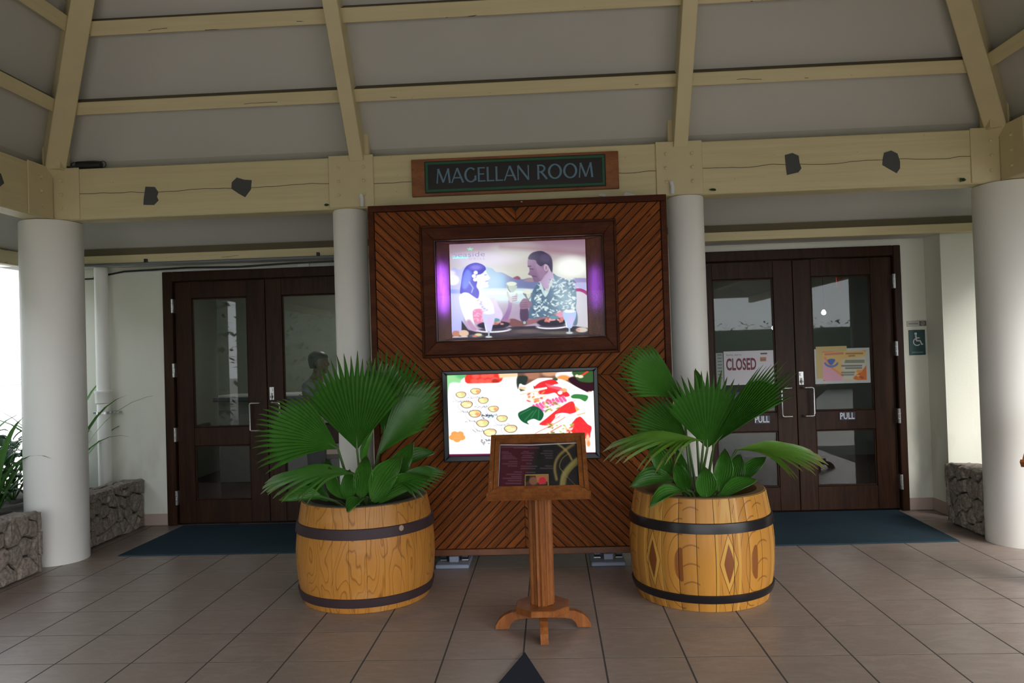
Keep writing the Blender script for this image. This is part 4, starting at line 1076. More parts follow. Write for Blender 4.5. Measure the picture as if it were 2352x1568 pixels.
LFR = [
 ((-1.241, 4.8, 0.935), (-1.259, 4.85, 1.575), (0, -1, 0.15), 85, 30, 0.03, 0), ((-1.35, 4.75, 0.955), (-1.80, 4.55, 1.255), (-0.1, -0.75, 0.65), 74, 26, 0.14, 0),
 ((-1.105, 4.8, 0.898), (-0.70, 4.75, 1.365), (-0.7, -0.6, 0.4), 66, 24, 0.05, 0), ((-1.127, 5.05, 0.996), (-1.037, 5.15, 1.575), (0.7, -0.7, 0.2), 60, 20, 0.0, 0),
 ((-1.186, 4.6, 0.811), (-1.689, 4.35, 0.897), (-0.05, -0.12, 1), 84, 26, 0.13, 2), ((-1.008, 4.65, 0.743), (-0.645, 4.5, 0.876), (0.1, -0.45, 0.9), 60, 20, 0.20, 0),
 ((-1.026, 5.1, 0.783), (-0.809, 5.25, 0.882), (0, -0.6, 0.8), 50, 16, 0.1, 3), ((-1.42, 4.6, 0.681), (-1.627, 4.45, 0.719), (0, -0.7, 0.7), 45, 14, 0.1, 3),
 ((-1.165, 4.65, 0.826), (-1.084, 4.6, 1.083), (-0.9, -0.4, 0.1), 28, 10, 0.0, 3), ((-1.361, 4.75, 0.652), (-1.429, 4.75, 0.899), (0.3, -1, 0), 32, 12, 0.0, 3),
 ((-1.158, 4.6, 0.662), (-1.206, 4.40, 0.660), (0, -0.3, 0.95), 50, 14, 0.2, 3), ((-1.109, 4.62, 0.644), (-0.91, 4.6, 0.92), (-0.3, -0.9, 0.2), 50, 16, 0.0, 3),
 ((-1.257, 4.62, 0.647), (-1.241, 4.6, 0.849), (0.2, -1, 0.1), 45, 14, 0.0, 3), ((-1.065, 4.6, 0.647), (-0.724, 4.5, 0.839), (-0.2, -0.8, 0.5), 34, 12, 0.1, 3),
 ((-1.447, 4.85, 0.612), (-1.644, 4.9, 0.765), (0, -0.9, 0.3), 38, 12, 0.1, 3),
 ((-1.19, 4.66, 0.66), (-1.13, 4.6, 0.93), (0.2, -1, 0.1), 42, 14, 0.0, 3), ((-1.31, 4.66, 0.66), (-1.36, 4.58, 0.87), (-0.2, -1, 0.2), 40, 12, 0.0, 3), ((-1.02, 4.75, 0.66), (-0.86, 4.72, 0.99), (-0.3, -1, 0.1), 40, 14, 0.0, 3)]
RFR = [
 ((0.84, 4.9, 1.183), (0.43, 4.8, 1.528), (0.3, -0.8, 0.55), 62, 24, 0.1, 0), ((0.868, 4.95, 0.928), (0.52, 5.0, 1.171), (0.2, -0.9, 0.4), 75, 24, 0.08, 0),
 ((0.944, 4.72, 0.899), (0.967, 4.75, 1.382), (0, -1, 0.1), 95, 26, 0.0, 0), ((0.98, 4.7, 0.926), (1.425, 4.62, 1.42), (-0.3, -0.9, 0.1), 28, 20, 0.03, 0),
 ((0.918, 4.7, 0.95), (0.337, 4.45, 1.024), (0.0, -0.10, 1), 78, 24, 0.12, 1), ((1.113, 4.7, 0.889), (1.575, 4.5, 0.93), (0, -0.14, 1), 78, 24, 0.13, 1),
 ((0.94, 5.0, 1.146), (0.95, 5.05, 1.381), (0.5, -0.8, 0), 38, 12, 0.0, 3), ((0.893, 4.55, 0.635), (0.879, 4.5, 0.827), (0, -1, 0.1), 60, 16, 0.0, 3),
 ((0.987, 4.6, 0.624), (1.187, 4.5, 0.769), (0, -0.7, 0.7), 36, 12, 0.1, 3), ((0.74, 4.8, 0.705), (0.466, 4.75, 0.741), (0, -0.5, 0.85), 58, 18, 0.25, 3),
 ((0.771, 4.6, 0.665), (0.541, 4.42, 0.670), (0, -0.4, 0.9), 38, 12, 0.2, 3), ((1.087, 4.75, 0.638), (1.147, 4.75, 0.864), (-0.3, -1, 0), 48, 14, 0.0, 3),
 ((0.786, 4.85, 0.641), (0.781, 4.85, 0.887), (0.3, -1, 0), 40, 12, 0.0, 3), ((1.154, 4.8, 0.695), (1.305, 4.75, 0.86), (-0.2, -0.9, 0.4), 40, 12, 0.1, 3),
 ((0.80, 4.65, 0.66), (0.72, 4.58, 0.86), (-0.2, -1, 0.2), 42, 12, 0.0, 3), ((0.98, 4.62, 0.66), (1.02, 4.58, 0.92), (0.1, -1, 0.1), 44, 14, 0.0, 3), ((0.72, 4.85, 0.70), (0.60, 4.82, 0.96), (0.3, -1, 0.2), 46, 14, 0.05, 3)]
rn = random.Random(3)
for nm, fr, c, lb in (('l', LFR, (-1.22, 4.89, .50), 'dark green fan palm growing in the swirl-grained barrel with purple brown hoops'),
                      ('r', RFR, (.905, 4.832, .52), 'fan palm with two yellowing drooping fronds, in the diamond-inlaid barrel')):
    p_ = thing('fan_palm', c, lb, 'plant', 'fan palms in the barrels')
    for H, Tp, N, s, k, d, yel in fr:
        root = Vector(c) + Vector((H[0] - c[0], H[1] - c[1], 0)) * .28 + Vector((rn.uniform(-.02, .02), rn.uniform(-.02, .02), .02))
        fan(H, Tp, N, s, k, d, root, M['leafy'] if yel == 1 else M['leaf'], p_, rn, yel)
    MB().lathe([(.05, c[2] - .01), (.06, c[2] + .02), (.045, c[2] + .08), (.02, c[2] + .12)], c[0], c[1], 12).build('crown_base', M['stalk'], p_, True)

# ------------------------------------------------------------ menu stands
def menu_stand(cx, cy, label, grp, full=True, turn=0):
    t = thing('menu_stand', (cx, cy, 0), label, 'menu stand', grp)
    wd = M['standwood']
    # four bracket feet under an octagonal plate
    prof = [(.262, .004), (.262, .022), (.245, .052), (.215, .078), (.175, .094), (.13, .098), (.05, .099), (.05, .060), (.12, .058), (.158, .050), (.178, .030), (.188, .004)]
    for k in range(4):
        a = math.radians(-90 + 90 * k + 2 - turn); ca, sa = math.cos(a), math.sin(a)
        MB().prism(prof, lambda u, v, w: (cx + ca * u - sa * (w - .021), cy + sa * u + ca * (w - .021), v), .042).build('foot', wd, t)
    oc = lambda r, z: [(cx + r * math.cos(math.radians(22.5 + 45 * k)), cy + r * math.sin(math.radians(22.5 + 45 * k)), z) for k in range(8)]
    MB().rings([oc(.150, .0995), oc(.157, .104), oc(.157, .130), oc(.152, .135)]).build('octagonal_plate', wd, t)
    # column of clustered half-round mouldings
    def fl(z, sc=1.0):
        pts = []
        for k in range(64):
            a = k * 6.2831853 / 64; r = (.050 + .013 * abs(math.cos(a * 2)) ** .55 + .004 * math.cos(a * 16)) * sc
            pts.append((cx + r * math.cos(a), cy + r * math.sin(a), z))
        return pts
    topz = [(x, y, .909 + (y - (cy - .024)) * .8286 - .0535) for x, y, _ in fl(0)]
    MB().rings([fl(.1352, 1.0), fl(.20), fl(.5), fl(.74), topz]).build('pole', wd, t, True)
    # tilted display case: local axes along the slope
    zc_, yc_ = .909, cy - .024
    O = Vector((cx, yc_, zc_)); up = Vector((0, .77, .638)).normalized(); nr = Vector((0, -up.z, up.y)).normalized(); nr = -nr if nr.z < 0 else nr
    P3 = lambda u, v, w: tuple(O + Vector((u, 0, 0)) + up * v + nr * w)
    hw, hh = .268, .214
    MB().prism([(-hw, -hh), (hw, -hh), (hw, hh), (-hw, hh)], lambda u, v, w: P3(u, v, w - .040), .025).build('case_back', wd, t)
    def ring_(x0, x1, y0, y1, b, w0, w1, nm, mt):
        for q in (((x0, y0), (x1, y0), (x1 - b, y0 + b), (x0 + b, y0 + b)), ((x1, y0), (x1, y1), (x1 - b, y1 - b), (x1 - b, y0 + b)), ((x1, y1), (x0, y1), (x0 + b, y1 - b), (x1 - b, y1 - b)), ((x0, y1), (x0, y0), (x0 + b, y0 + b), (x0 + b, y1 - b))):
            mx_, my_ = sum(p[0] for p in q) / 4, sum(p[1] for p in q) / 4; f = lambda p, s: (mx_ + (p[0] - mx_) * s, my_ + (p[1] - my_) * s)
            m = MB(); m.rings([[P3(a, b_, w0) for a, b_ in q], [P3(a, b_, w1 - .004) for a, b_ in q], [P3(*f((a, b_), .985), w1) for a, b_ in q]]).build(nm, mt, t)
    ring_(-hw, hw, -hh, hh, .024, -.0145, .010, 'outer_frame', wd)
    ring_(-hw + .026, hw - .026, -hh + .026, hh - .026, .024, -.0145, .004, 'inner_frame', wd)
    # front lip under the case, with its screw
    MB().prism([(-.276, -.236), (.276, -.236), (.276, -.2145), (-.276, -.2145)], lambda u, v, w: P3(u, v, w - .028), .042).build('lip', wd, t)
    for x, v in [(s * (hw - .012), y) for s in (-1, 1) for y in (-.14, -.06, .02, .10)] + [(x, -hh + .012) for x in (.05, .11, .17, .225)]:
        MB().rings([[P3(x + .0032 * k_ * math.cos(q * 1.047), v + .0032 * k_ * math.sin(q * 1.047), w) for q in range(6)] for w, k_ in ((.0101, 1), (.0122, .8))]).build('screw', M['chrome'], t)
    if full:
        D = Paint(200, 112, (310, 270), (1960, 262), (2020, 1055), (300, 1080), (30, 30, 32))
        D.poly([(250, 200), (1150, 200), (1000, 600), (800, 1150), (250, 1150)], (62, 24, 34), 200, 1, False)
        gold = (140, 120, 70)
        D.line([(1560, 290), (1700, 380), (1800, 480), (1860, 580)], 40, gold, 30, .8); D.line([(1900, 300), (1760, 380), (1600, 500), (1520, 620), (1500, 760), (1540, 920)], 56, gold, 40, .75)
        D.line([(1800, 470), (1660, 560), (1600, 700), (1680, 800), (1760, 880)], 16, gold, 14, .7); D.line([(1980, 600), (1840, 700), (1700, 860), (1660, 1070)], 120, (132, 122, 72), 40, .85)
        for q in range(5): D.line([(1980, 620 + q * 14), (1830 + q * 12, 740), (1700 + q * 16, 900), (1640 + q * 26, 1070)], 7, (92, 84, 48), 7, .8)
        D.line([(1760, 880), (1980, 1060)], 8, gold, 8, .6)
        rows = ((350, 900, 330), (620, 1150, 350), (360, 500, 420), (360, 560, 450), (370, 580, 485), (370, 640, 515), (360, 680, 545), (520, 690, 600), (380, 690, 640), (500, 690, 680), (830, 930, 420), (780, 1040, 450), (820, 1000, 495), (800, 1040, 530), (800, 1010, 580), (900, 1000, 640), (780, 1120, 690), (780, 1080, 730), (1260, 1450, 415), (1200, 1450, 460), (1290, 1450, 500), (1310, 1450, 545), (1310, 1440, 690), (1190, 1450, 730), (640, 800, 790), (480, 790, 830), (580, 790, 870), (400, 790, 900), (510, 790, 940), (470, 790, 990), (890, 1080, 800))
        for a, b, y in rows: D.line([(a, y), (b, y + 4)], 16, (112, 96, 108), 22, .55)
        D.poly([(868, 838), (1370, 832), (1380, 1075), (868, 1080)], (134, 114, 64), 8, 1, False); D.poly([(884, 858), (1350, 852), (1358, 1062), (884, 1066)], (70, 44, 40), 8, 1, False)
        D.poly([(884, 858), (970, 856), (960, 960), (884, 970)], (30, 34, 30), 12, 1, False); D.ell(1050, 950, 90, 70, (112, 78, 62), 26); D.poly([(1090, 855), (1350, 852), (1350, 960), (1140, 980)], (150, 96, 66), 20, .9, False)
        D.ell(1240, 960, 80, 74, (172, 44, 56), 16); D.poly([(1160, 1010), (1350, 1000), (1350, 1062), (1160, 1064)], (50, 50, 46), 14, 1, False)
        D.line([(310, 285), (1000, 300), (1960, 276)], 18, (170, 172, 182), 8); D.line([(316, 285), (306, 1080)], 18, (140, 142, 152), 8)
        D.c = np.clip(D.c * 1.55, 0, 255)
        D.mesh('menu_sheet', print_attr('menu_print', .3), t, -hw + .0505, hw - .0505, -hh + .0505, hh - .0505, lambda u, v, w: P3(u, v, -.0140))
    MB().prism([(-hw + .051, -hh + .051), (hw - .051, -hh + .051), (hw - .051, hh - .051), (-hw + .051, hh - .051)], lambda u, v, w: P3(u, v, w - .006), .002).build('cover_glass', M['clear'], t)
    t.rotation_euler.z = math.radians(turn)
    return t
menu_stand(-.082, 4.235, 'wooden menu stand with a fluted post and octagonal foot, between the two barrels', 'wooden menu stands')
menu_stand(3.150, 4.70, 'second wooden menu stand, mostly cut off by the right frame edge', 'wooden menu stands', True, -45)

# ------------------------------------------------------------ mats on the floor
def flat_mat(name, pts, mat, label, h=.010):
    cx, cy = sum(p[0] for p in pts) / len(pts), sum(p[1] for p in pts) / len(pts)
    m = MB(); inn = lambda p: (cx + (p[0] - cx) * .996, cy + (p[1] - cy) * .996)
    m.rings([[(x, y, .0006) for x, y in pts], [(x, y, h - .003) for x, y in pts], [(*inn(p), h) for p in pts]])
    return obj_thing(m, name, mat, label, 'mat', None, False, (cx, cy, 0))
flat_mat('door_mat', [(-3.478, 5.925), (-1.72, 5.925), (-1.72, 6.985), (-3.462, 6.985)], M['mat'], 'dark teal door mat in front of the left double door')
flat_mat('door_mat', [(1.27, 5.865), (3.03, 5.905), (3.075, 7.025), (1.27, 7.005)], M['mat'], 'blue teal door mat in front of the right double door')
pn = flat_mat('pennant_mat', [(-.172, 3.866), (-.425, 3.04), (-.425, 2.2), (.065, 2.2), (.065, 3.04)], M['navy'], 'pointed navy carpet runner at the bottom frame edge, its tip towards the menu stand', .012)
# ------------------------------------------------------------ stone planters
def voronoi(w, h, n, seed):
    r = random.Random(seed); s = []
    tries = 0
    while len(s) < n and tries < 4000:
        tries += 1; p = (r.uniform(0, w), r.uniform(0, h))
        if all(math.hypot(p[0] - q[0], (p[1] - q[1]) * 1.25) > .72 * math.sqrt(w * h / n) for q in s): s.append(p)
    out = []
    for i, p in enumerate(s):
        c = [(0, 0), (w, 0), (w, h), (0, h)]
        for j, q in enumerate(s):
            if i == j: continue
            a, b = q[0] - p[0], q[1] - p[1]
            c = clip(c, a, b, (q[0] ** 2 + q[1] ** 2 - p[0] ** 2 - p[1] ** 2) / 2)
            if len(c) < 3: break
        if len(c) >= 3: out.append(c)
    return out, r
def stones(parent, w, h, n, place, seed, deep=.035):
    cells, r = voronoi(w, h, n, seed)
    for c in cells:
        cx, cy = sum(p[0] for p in c) / len(c), sum(p[1] for p in c) / len(c)
        # rounded outline: subdivide edges, pull corners in
        pts = []
        for i, p in enumerate(c):
            q = c[(i + 1) % len(c)]; pts += [p, ((p[0] + q[0]) / 2 + r.uniform(-.006, .006), (p[1] + q[1]) / 2 + r.uniform(-.006, .006))]
        d = deep * r.uniform(.7, 1.25)
        sh = lambda p, k, e: (cx + (p[0] - cx) * k + e * r.uniform(-.006, .006), cy + (p[1] - cy) * k + e * r.uniform(-.006, .006))
        def inset(p, g_):
            L = math.hypot(p[0] - cx, p[1] - cy) + 1e-6; return (cx + (p[0] - cx) * max(.2, 1 - g_ / L), cy + (p[1] - cy) * max(.2, 1 - g_ / L))
        base = [inset(p, .006) for p in pts]; r1 = [inset(p, .009) for p in pts]; r2 = [sh(p, .78, 1) for p in pts]; r3 = [sh(p, .45, 1) for p in pts]
        m = MB(); m.rings([[place(u, v, 0) for u, v in base], [place(u, v, d * .55) for u, v in r1], [place(u, v, d * r.uniform(.86, 1.0)) for u, v in r2], [place(u, v, d * r.uniform(.9, 1.15)) for u, v in r3]])
        m.build('stone', M['stone'], parent)
def planter(label, x, sgn, y0, y1, h, thick, seed, n, ntop):
    """low wall along y whose stone face looks towards sgn*x"""
    t = thing('stone_planter', (x - sgn * thick / 2, (y0 + y1) / 2, 0), label, 'planter', 'low rubble stone planters')
    xa = x - sgn * .045; xb = x - sgn * thick
    MB().box(min(xa, xb), max(xa, xb), y0, y1, -.004, h - .03).build('wall_core', M['mortar'], t)
    stones(t, y1 - y0 - .01, h - .005, n, lambda u, v, w: (xa + sgn * (w + .0005), y0 + .005 + u, .002 + v), seed)
    stones(t, y1 - y0 - .01, thick - .004, ntop, lambda u, v, w: (min(xa, xb) + .002 + v, y0 + .005 + u, h - .0295 + w * .8), seed + 50, .024)
    # a face across the end nearest the door / column
    return t
tL1 = planter('low coral stone planter wall left of the left corner column, near the viewer', -3.812, 1, 3.9, 5.50, .468, .22, 11, 46, 20)
tL2 = planter('low coral stone planter wall between the left corner column and the left door', -3.845, 1, 6.10, 7.03, .455, .22, 23, 34, 13)
tR = planter('low coral stone planter wall beside the right corner column', 3.262, -1, 6.02, 6.53, .505, .22, 31, 20, 8)
for t, y, s, x0, w_, h in ((tL1, 5.455, 1, -4.03, .218, .462), (tL2, 6.145, -1, -4.06, .215, .45), (tR, 6.485, 1, 3.264, .215, .50)):
    stones(t, w_, h - .01, 8, (lambda y, s, x0: (lambda u, v, w: (x0 + u, y + s * (w + .0455), .003 + v)))(y, s, x0), 70 + int(y * 10), .03)
for (a, b, c, d, h), nm in (((-5.3, -4.04, 3.9, 7.04, .36), 'left'), ((3.49, 4.9, 5.6, 6.5, .42), 'right')):
    m = MB(); nx, ny = 16, 24; vs = []
    for j in range(ny + 1):
        for i in range(nx + 1): vs.append((a + (b - a) * i / nx, c + (d - c) * j / ny, h + random.uniform(-.015, .02)))
    m.add(vs, [(j * (nx + 1) + i, j * (nx + 1) + i + 1, (j + 1) * (nx + 1) + i + 1, (j + 1) * (nx + 1) + i) for j in range(ny) for i in range(nx)])
    m.box(a, b, c, d, -.09, h - .03)
    tag(m.build('planting_bed_' + nm, M['soil']), kind='structure')
tag(MB().box(-5.45, -5.3, 3.9, 7.04, -.05, .45).build('wall_planter_outer', M['mortar']), kind='structure')

# strap-leaved plants: each arching leaf its own mesh
def strap_leaf(base, az, length, lean, width, mat, parent, nm='leaf', curl=1.0):
    vs, fs, al = [], [], []; n = 9; ca, sa = math.cos(az), math.sin(az)
    x = y = 0; p = Vector(base); ang = math.radians(90 - lean)
    for k in range(n + 1):
        t = k / n; w = width * (1 - .2 * (1 - t)) * (1 - t ** 3) + .001
        side = Vector((-sa, ca, 0)) * w / 2
        vs += [p - side, p - Vector((0, 0, w * .16)), p + side]; al += [t * .9] * 3
        p = p + (Vector((ca, sa, 0)) * math.cos(ang) + Vector((0, 0, 1)) * math.sin(ang)) * length / n
        ang -= math.radians(11 * curl) * (.4 + t)
    for k in range(n):
        a = k * 3; fs += [(a, a + 1, a + 4, a + 3), (a + 1, a + 2, a + 5, a + 4)]
    off = Vector(parent_base(parent)); me = bpy.data.meshes.new(nm); me.from_pydata([tuple(v - off) for v in vs], [], fs); me.materials.append(mat)
    at = me.attributes.new('along', 'FLOAT', 'POINT'); at.data.foreach_set('value', al)
    o = bpy.data.objects.new(nm, me); COL.objects.link(o); o.parent = parent; return o
rs = random.Random(12)
def strap_plant(x, y, z, n, L, label, mat, w=.045, az0=0, az1=6.283, grp='strap-leaved plants in the stone planters', lean=(3, 30)):
    t = thing('strap_leaf_plant', (x, y, z), label, 'plant', grp)
    for k in range(n):
        az = az0 + (az1 - az0) * (k + rs.random() * .6) / n
        strap_leaf((x + .03 * math.cos(az), y + .03 * math.sin(az), z), az, L * rs.uniform(.7, 1.1), rs.uniform(*lean), w * rs.uniform(.7, 1.2), mat, t, 'leaf', rs.uniform(.6, 1.5))
    MB().lathe([(.05, z - .01), (.045, z + .05), (.02, z + .10)], x, y, 10).build('stem_base', M['stalk'], t)
strap_plant(-4.36, 5.72, .36, 18, .98, 'light green strap-leaved plant close behind the left corner column', M['strap'], .05)
strap_plant(-4.72, 5.75, .36, 16, 1.2, 'tall strap-leaved plant at the left frame edge, against the bright outdoors', M['strap'], .05)
strap_plant(-4.36, 6.62, .36, 14, 1.2, 'strap-leaved plant beside the white downpipe', M['strap'], .05)
strap_plant(3.95, 5.95, .42, 11, .55, 'small green plant in the right stone planter, half hidden by the corner column', M['strap'], .045)
# low dark broad-leaved shrubs filling the left bed
def broad_shrub(x, y, z, n, R_, label):
    t = thing('broad_leaf_shrub', (x, y, z), label, 'plant', 'dark broad-leaved shrubs in the left bed')
    for k in range(7):
        a = k * .9; MB().tube([(x, y, z - .01), (x + .3 * R_ * math.cos(a), y + .3 * R_ * math.sin(a), z + .5 * R_), (x + .6 * R_ * math.cos(a), y + .6 * R_ * math.sin(a), z + .9 * R_)], .007, 5).build('stem', M['stalk'], t)
    for k in range(n):
        a, b = rs.uniform(0, 6.28), rs.random(); rr = R_ * (.25 + .75 * rs.random())
        strap_leaf((x + rr * .7 * math.cos(a), y + rr * .7 * math.sin(a), z + .08 + b * R_ * 1.3), a + rs.uniform(-.7, .7), rs.uniform(.12, .22), rs.uniform(20, 70), rs.uniform(.06, .10), M['shrub'], t, 'leaf', 1.6)
broad_shrub(-4.30, 4.95, .36, 60, .40, 'dark broad-leaved shrub in the left bed, nearest the viewer')
broad_shrub(-4.58, 5.85, .36, 90, .44, 'dark broad-leaved shrub in the left bed, behind the light strap-leaved plant')
broad_shrub(-5.0, 5.9, .36, 70, .44, 'dark broad-leaved shrub at the outer edge of the left bed')
broad_shrub(-4.75, 6.5, .36, 50, .32, 'dark broad-leaved shrub in the left bed, against the rear wall')

# ------------------------------------------------------------ outdoors on both sides
g = G('bright_render'); p = g.pos(); g.set('Base Color', g.mix(g.noise(p, .6, 3), (.80, .80, .82), (.86, .86, .88))).set('Roughness', .8); M['render'] = g.m
nb = thing('white_building', (-11.6, 15, 0), 'pale sunlit building wall outside on the left', 'building')
MB().box(-13.2, -11.5, 8.5, 24, -.1, 7).build('wall', M['render'], nb)
MB().box(-11.5, -11.40, 8.5, 24, 1.18, 1.235).build('ledge', plain('grey_ledge', (.30, .31, .34), .6), nb)
def hedge(name, x0, x1, y0, y1, h, seed, label):
    r = random.Random(seed); m = MB()
    for k in range(2600):
        x, y, z = r.uniform(x0, x1), r.uniform(y0, y1), r.uniform(0, h) * (1 if r.random() < .8 else 1.1)
        a, e = r.uniform(0, 6.28), r.uniform(-.6, .9); s = r.uniform(.10, .22)
        d = Vector((math.cos(a) * math.cos(e), math.sin(a) * math.cos(e), math.sin(e))); q = Vector((-math.sin(a), math.cos(a), r.uniform(-.3, .3)))
        c = Vector((x, y, z)); m.add([c, c + d * s * .5 + q * s * .3, c + d * s, c + d * s * .5 - q * s * .3], [(0, 1, 2, 3)])
    m.box(x0 + .2, x1 - .2, y0 + .2, y1 - .2, -.1, h - .2)
    o = m.build(name, M['shrub']); return tag(o, label, 'hedge', None, 'stuff')
hedge('hedge', -7.6, -6.6, -1.9, 6.6, 3.6, 5, 'unseen green hedge added along the left side to hold back daylight')  # added out of view; darkens the left floor and column
hedge('hedge', -7.6, -6.6, -13.0, -3.35, 3.6, 7, 'unseen tall hedge added behind the viewer on the left to cut daylight')  # added light blocker, also darkens the left door's reflections
hedge('hedge', 6.6, 7.8, 1.2, 9.5, 4.4, 9, 'unseen green hedge added outside the right open side to screen the sun')  # added out of view to keep sun off the right column and wall
hedge('hedge', 4.5, 15, -14.5, -13.0, 2.3, 6, 'low green hedge far behind the viewer on the right')

# ------------------------------------------------------------ downpipe, conduit and cables on the left
dp = thing('downpipe', (-4.185, 6.95, .36), 'white round downpipe with a collar on the rear wall, left of the left door', 'pipe')
MB().tube([(-4.185, 6.955, .36), (-4.185, 6.955, 2.44)], .060, 20).build('pipe', M['column'], dp, True)
MB().lathe([(.061, 1.165), (.072, 1.172), (.074, 1.262), (.079, 1.268), (.079, 1.285), (.0605, 1.29)], -4.185, 6.955, 24, True).build('collar', M['column'], dp, True)
MB().lathe([(.0605, 1.068), (.066, 1.068), (.066, 1.092), (.0605, 1.092)], -4.185, 6.955, 24, True).build('bracket', M['chrome'], dp, True)
MB().box(-4.31, -4.06, 6.985, 7.035, 1.07, 1.09, .003).build('bracket_arm', M['chrome'], dp)
o = obj_thing(MB().tube([(-4.55, 6.585, 2.418), (-3.0, 6.583, 2.412), (-1.6, 6.585, 2.414)], .013, 10), 'electrical_conduit', plain('grey_conduit', (.17, .19, .20), .5), 'grey conduit running under the left eave purlin', 'conduit', None, True)
for x in (-3.55, -2.0): MB().box(x - .012, x + .012, 6.57, 6.60, 2.425, 2.455, .002).build('clip', M['black'], o)
o = obj_thing(MB().tube([(-4.30, 7.03, 2.36), (-4.0, 7.025, 2.405), (-3.4, 7.025, 2.420), (-2.9, 7.02, 2.408), (-2.4, 7.02, 2.424), (-1.7, 7.02, 2.430)], .009, 8), 'cable', M['black'], 'black cable drooping along the wall above the left door', 'cable', None, True)
obj_thing(MB().tube([(-4.78, 7.04, 2.345), (-4.3, 7.04, 2.35)], .008, 8), 'cable', M['black'], 'short black cable on the wall left of the downpipe', 'cable', None, True)
tk = thing('cable_trunking', (-2.9, 7.04, 2.40), 'thin white cable trunking along the wall above the left door', 'conduit')
MB().box(-4.10, -1.72, 7.032, 7.0495, 2.392, 2.402, .002).build('channel', M['white'], tk)
MB().box(-2.33, -2.22, 7.020, 7.0315, 2.388, 2.420, .003).build('joint_box', M['white'], tk)

# ------------------------------------------------------------ small things on the beams
def patch(x, z, pts, label, side=None):
    if side is None: mp = lambda u, v, w: (x + u, BY - .0004 - w, z + v); off = (x, BY, z)
    else: mp = lambda u, v, w: (XL + .0856 + w, x + u, z + v); off = (XL + .086, x, z)
    m = MB().prism(pts, mp, .005); obj_thing(m, 'felt_patch', M['grey_patch'], label, 'patch', 'dark grey felt patches on the beams', False, off)
patch(-3.058, 2.842, [(-.042, .06), (.03, .055), (.058, .015), (.045, -.02), (.058, -.05), (.02, -.085), (-.062, -.08), (-.058, -.03)], 'dark grey patch on the left beam span, nearer the corner column')
patch(-2.334, 2.868, [(-.04, .075), (.02, .055), (.075, .05), (.068, -.02), (.02, -.080), (-.03, -.05), (-.085, -.01), (-.08, .04)], 'dark grey patch on the left beam span, nearer the bolted plate')
patch(1.858, 2.870, [(-.055, .065), (.0, .078), (.045, .055), (.05, 0), (.062, -.04), (.04, -.068), (-.045, -.085), (-.05, -.03)], 'dark grey patch on the right beam span, nearer the bolted plate')
patch(2.578, 2.850, [(-.05, .07), (.0, .085), (.045, .06), (.062, 0), (.06, -.05), (.035, -.085), (-.02, -.05), (-.065, -.02), (-.06, .03)], 'dark grey patch on the right beam span, nearer the corner column')
patch(5.16, 2.860, [(-.06, .08), (.04, .04), (.07, -.02), (.02, -.06), (-.06, -.07)], 'dark grey patch on the left side beam, at the frame edge', 1)
fl_ = thing('spot_lamp', (-3.57, 5.80, ZB1), 'small black lamp lying on the beam over the left corner column', 'lamp')
MB().tube([(-3.66, 5.80, ZB1 + .034), (-3.52, 5.80, ZB1 + .034), (-3.47, 5.80, ZB1 + .032)], .031, 12, (1, 1, .9)).build('lamp_body', M['black'], fl_, True)
MB().tube([(-3.66, 5.80, ZB1 + .03), (-3.72, 5.79, ZB1 + .02), (-3.78, 5.79, ZB1 + .03), (-3.90, 5.80, ZB1 + .034), (-3.98, 5.6, ZB1 + .03)], .007, 6).build('lamp_cord', M['black'], fl_, True)
for a, b in ((-3.685, 0), (-3.455, 0)):
    MB().tube([(a + .026 * math.cos(q * .524), 5.80, ZB1 + .034 + .026 * math.sin(q * .524)) for q in range(13)], .003, 5).build('wire_loop', M['black'], fl_, True)
def scrap(x, y, z, s, label, mat=None, seed=0, nm='paper_scrap', cat='scrap'):
    r = random.Random(seed); m = MB(); pts = [(s * math.cos(k * 1.047) * r.uniform(.5, 1), s * math.sin(k * 1.047) * r.uniform(.25, .5)) for k in range(6)]
    top = [(x + u, y - .004 - r.uniform(0, .012), z + v) for u, v in pts]; bot = [(a, b + .003, c) for a, b, c in top]
    m.rings([bot, top]); obj_thing(m, nm, mat or M['paper'], label, cat, None, False, (x, y, z))
scrap(.437, BY - .020, 2.683, .042, 'white paper scrap at the top of the board, the left one of a pair', None, 1)
scrap(.632, BY - .020, 2.680, .050, 'white paper scrap at the top of the board, the right one of a pair', None, 2)
scrap(-.168, PY - .016, 2.606, .014, 'tiny pink white scrap on the board top trim under the name sign', plain('pink_scrap', (.55, .30, .34), .7), 3)
scrap(1.262, BY - .012, 2.694, .036, 'dark green leaf scrap on the beam beside the slim right column', M['shrub'], 4, 'leaf_scrap')
scrap(3.075, BY - .012, 2.690, .036, 'dark green leaf scrap on the beam beside the right corner column', M['shrub'], 5, 'leaf_scrap')
scrap(-1.672, BY - .012, 2.700, .026, 'dark green leaf scrap on the beam beside the left bolted plate', M['shrub'], 6, 'leaf_scrap')
for x, lb in ((-1.395, 'short white tube stub above the slim left column'), (.955, 'short white tube stub above the slim right column')):
    obj_thing(MB().tube([(x, BY - .030, 2.672), (x + .002, BY - .031, 2.73), (x - .004, BY - .030, 2.765)], .016, 8), 'tube_stub', M['white'], lb, 'tube', None, True, (x, BY - .03, 2.67))

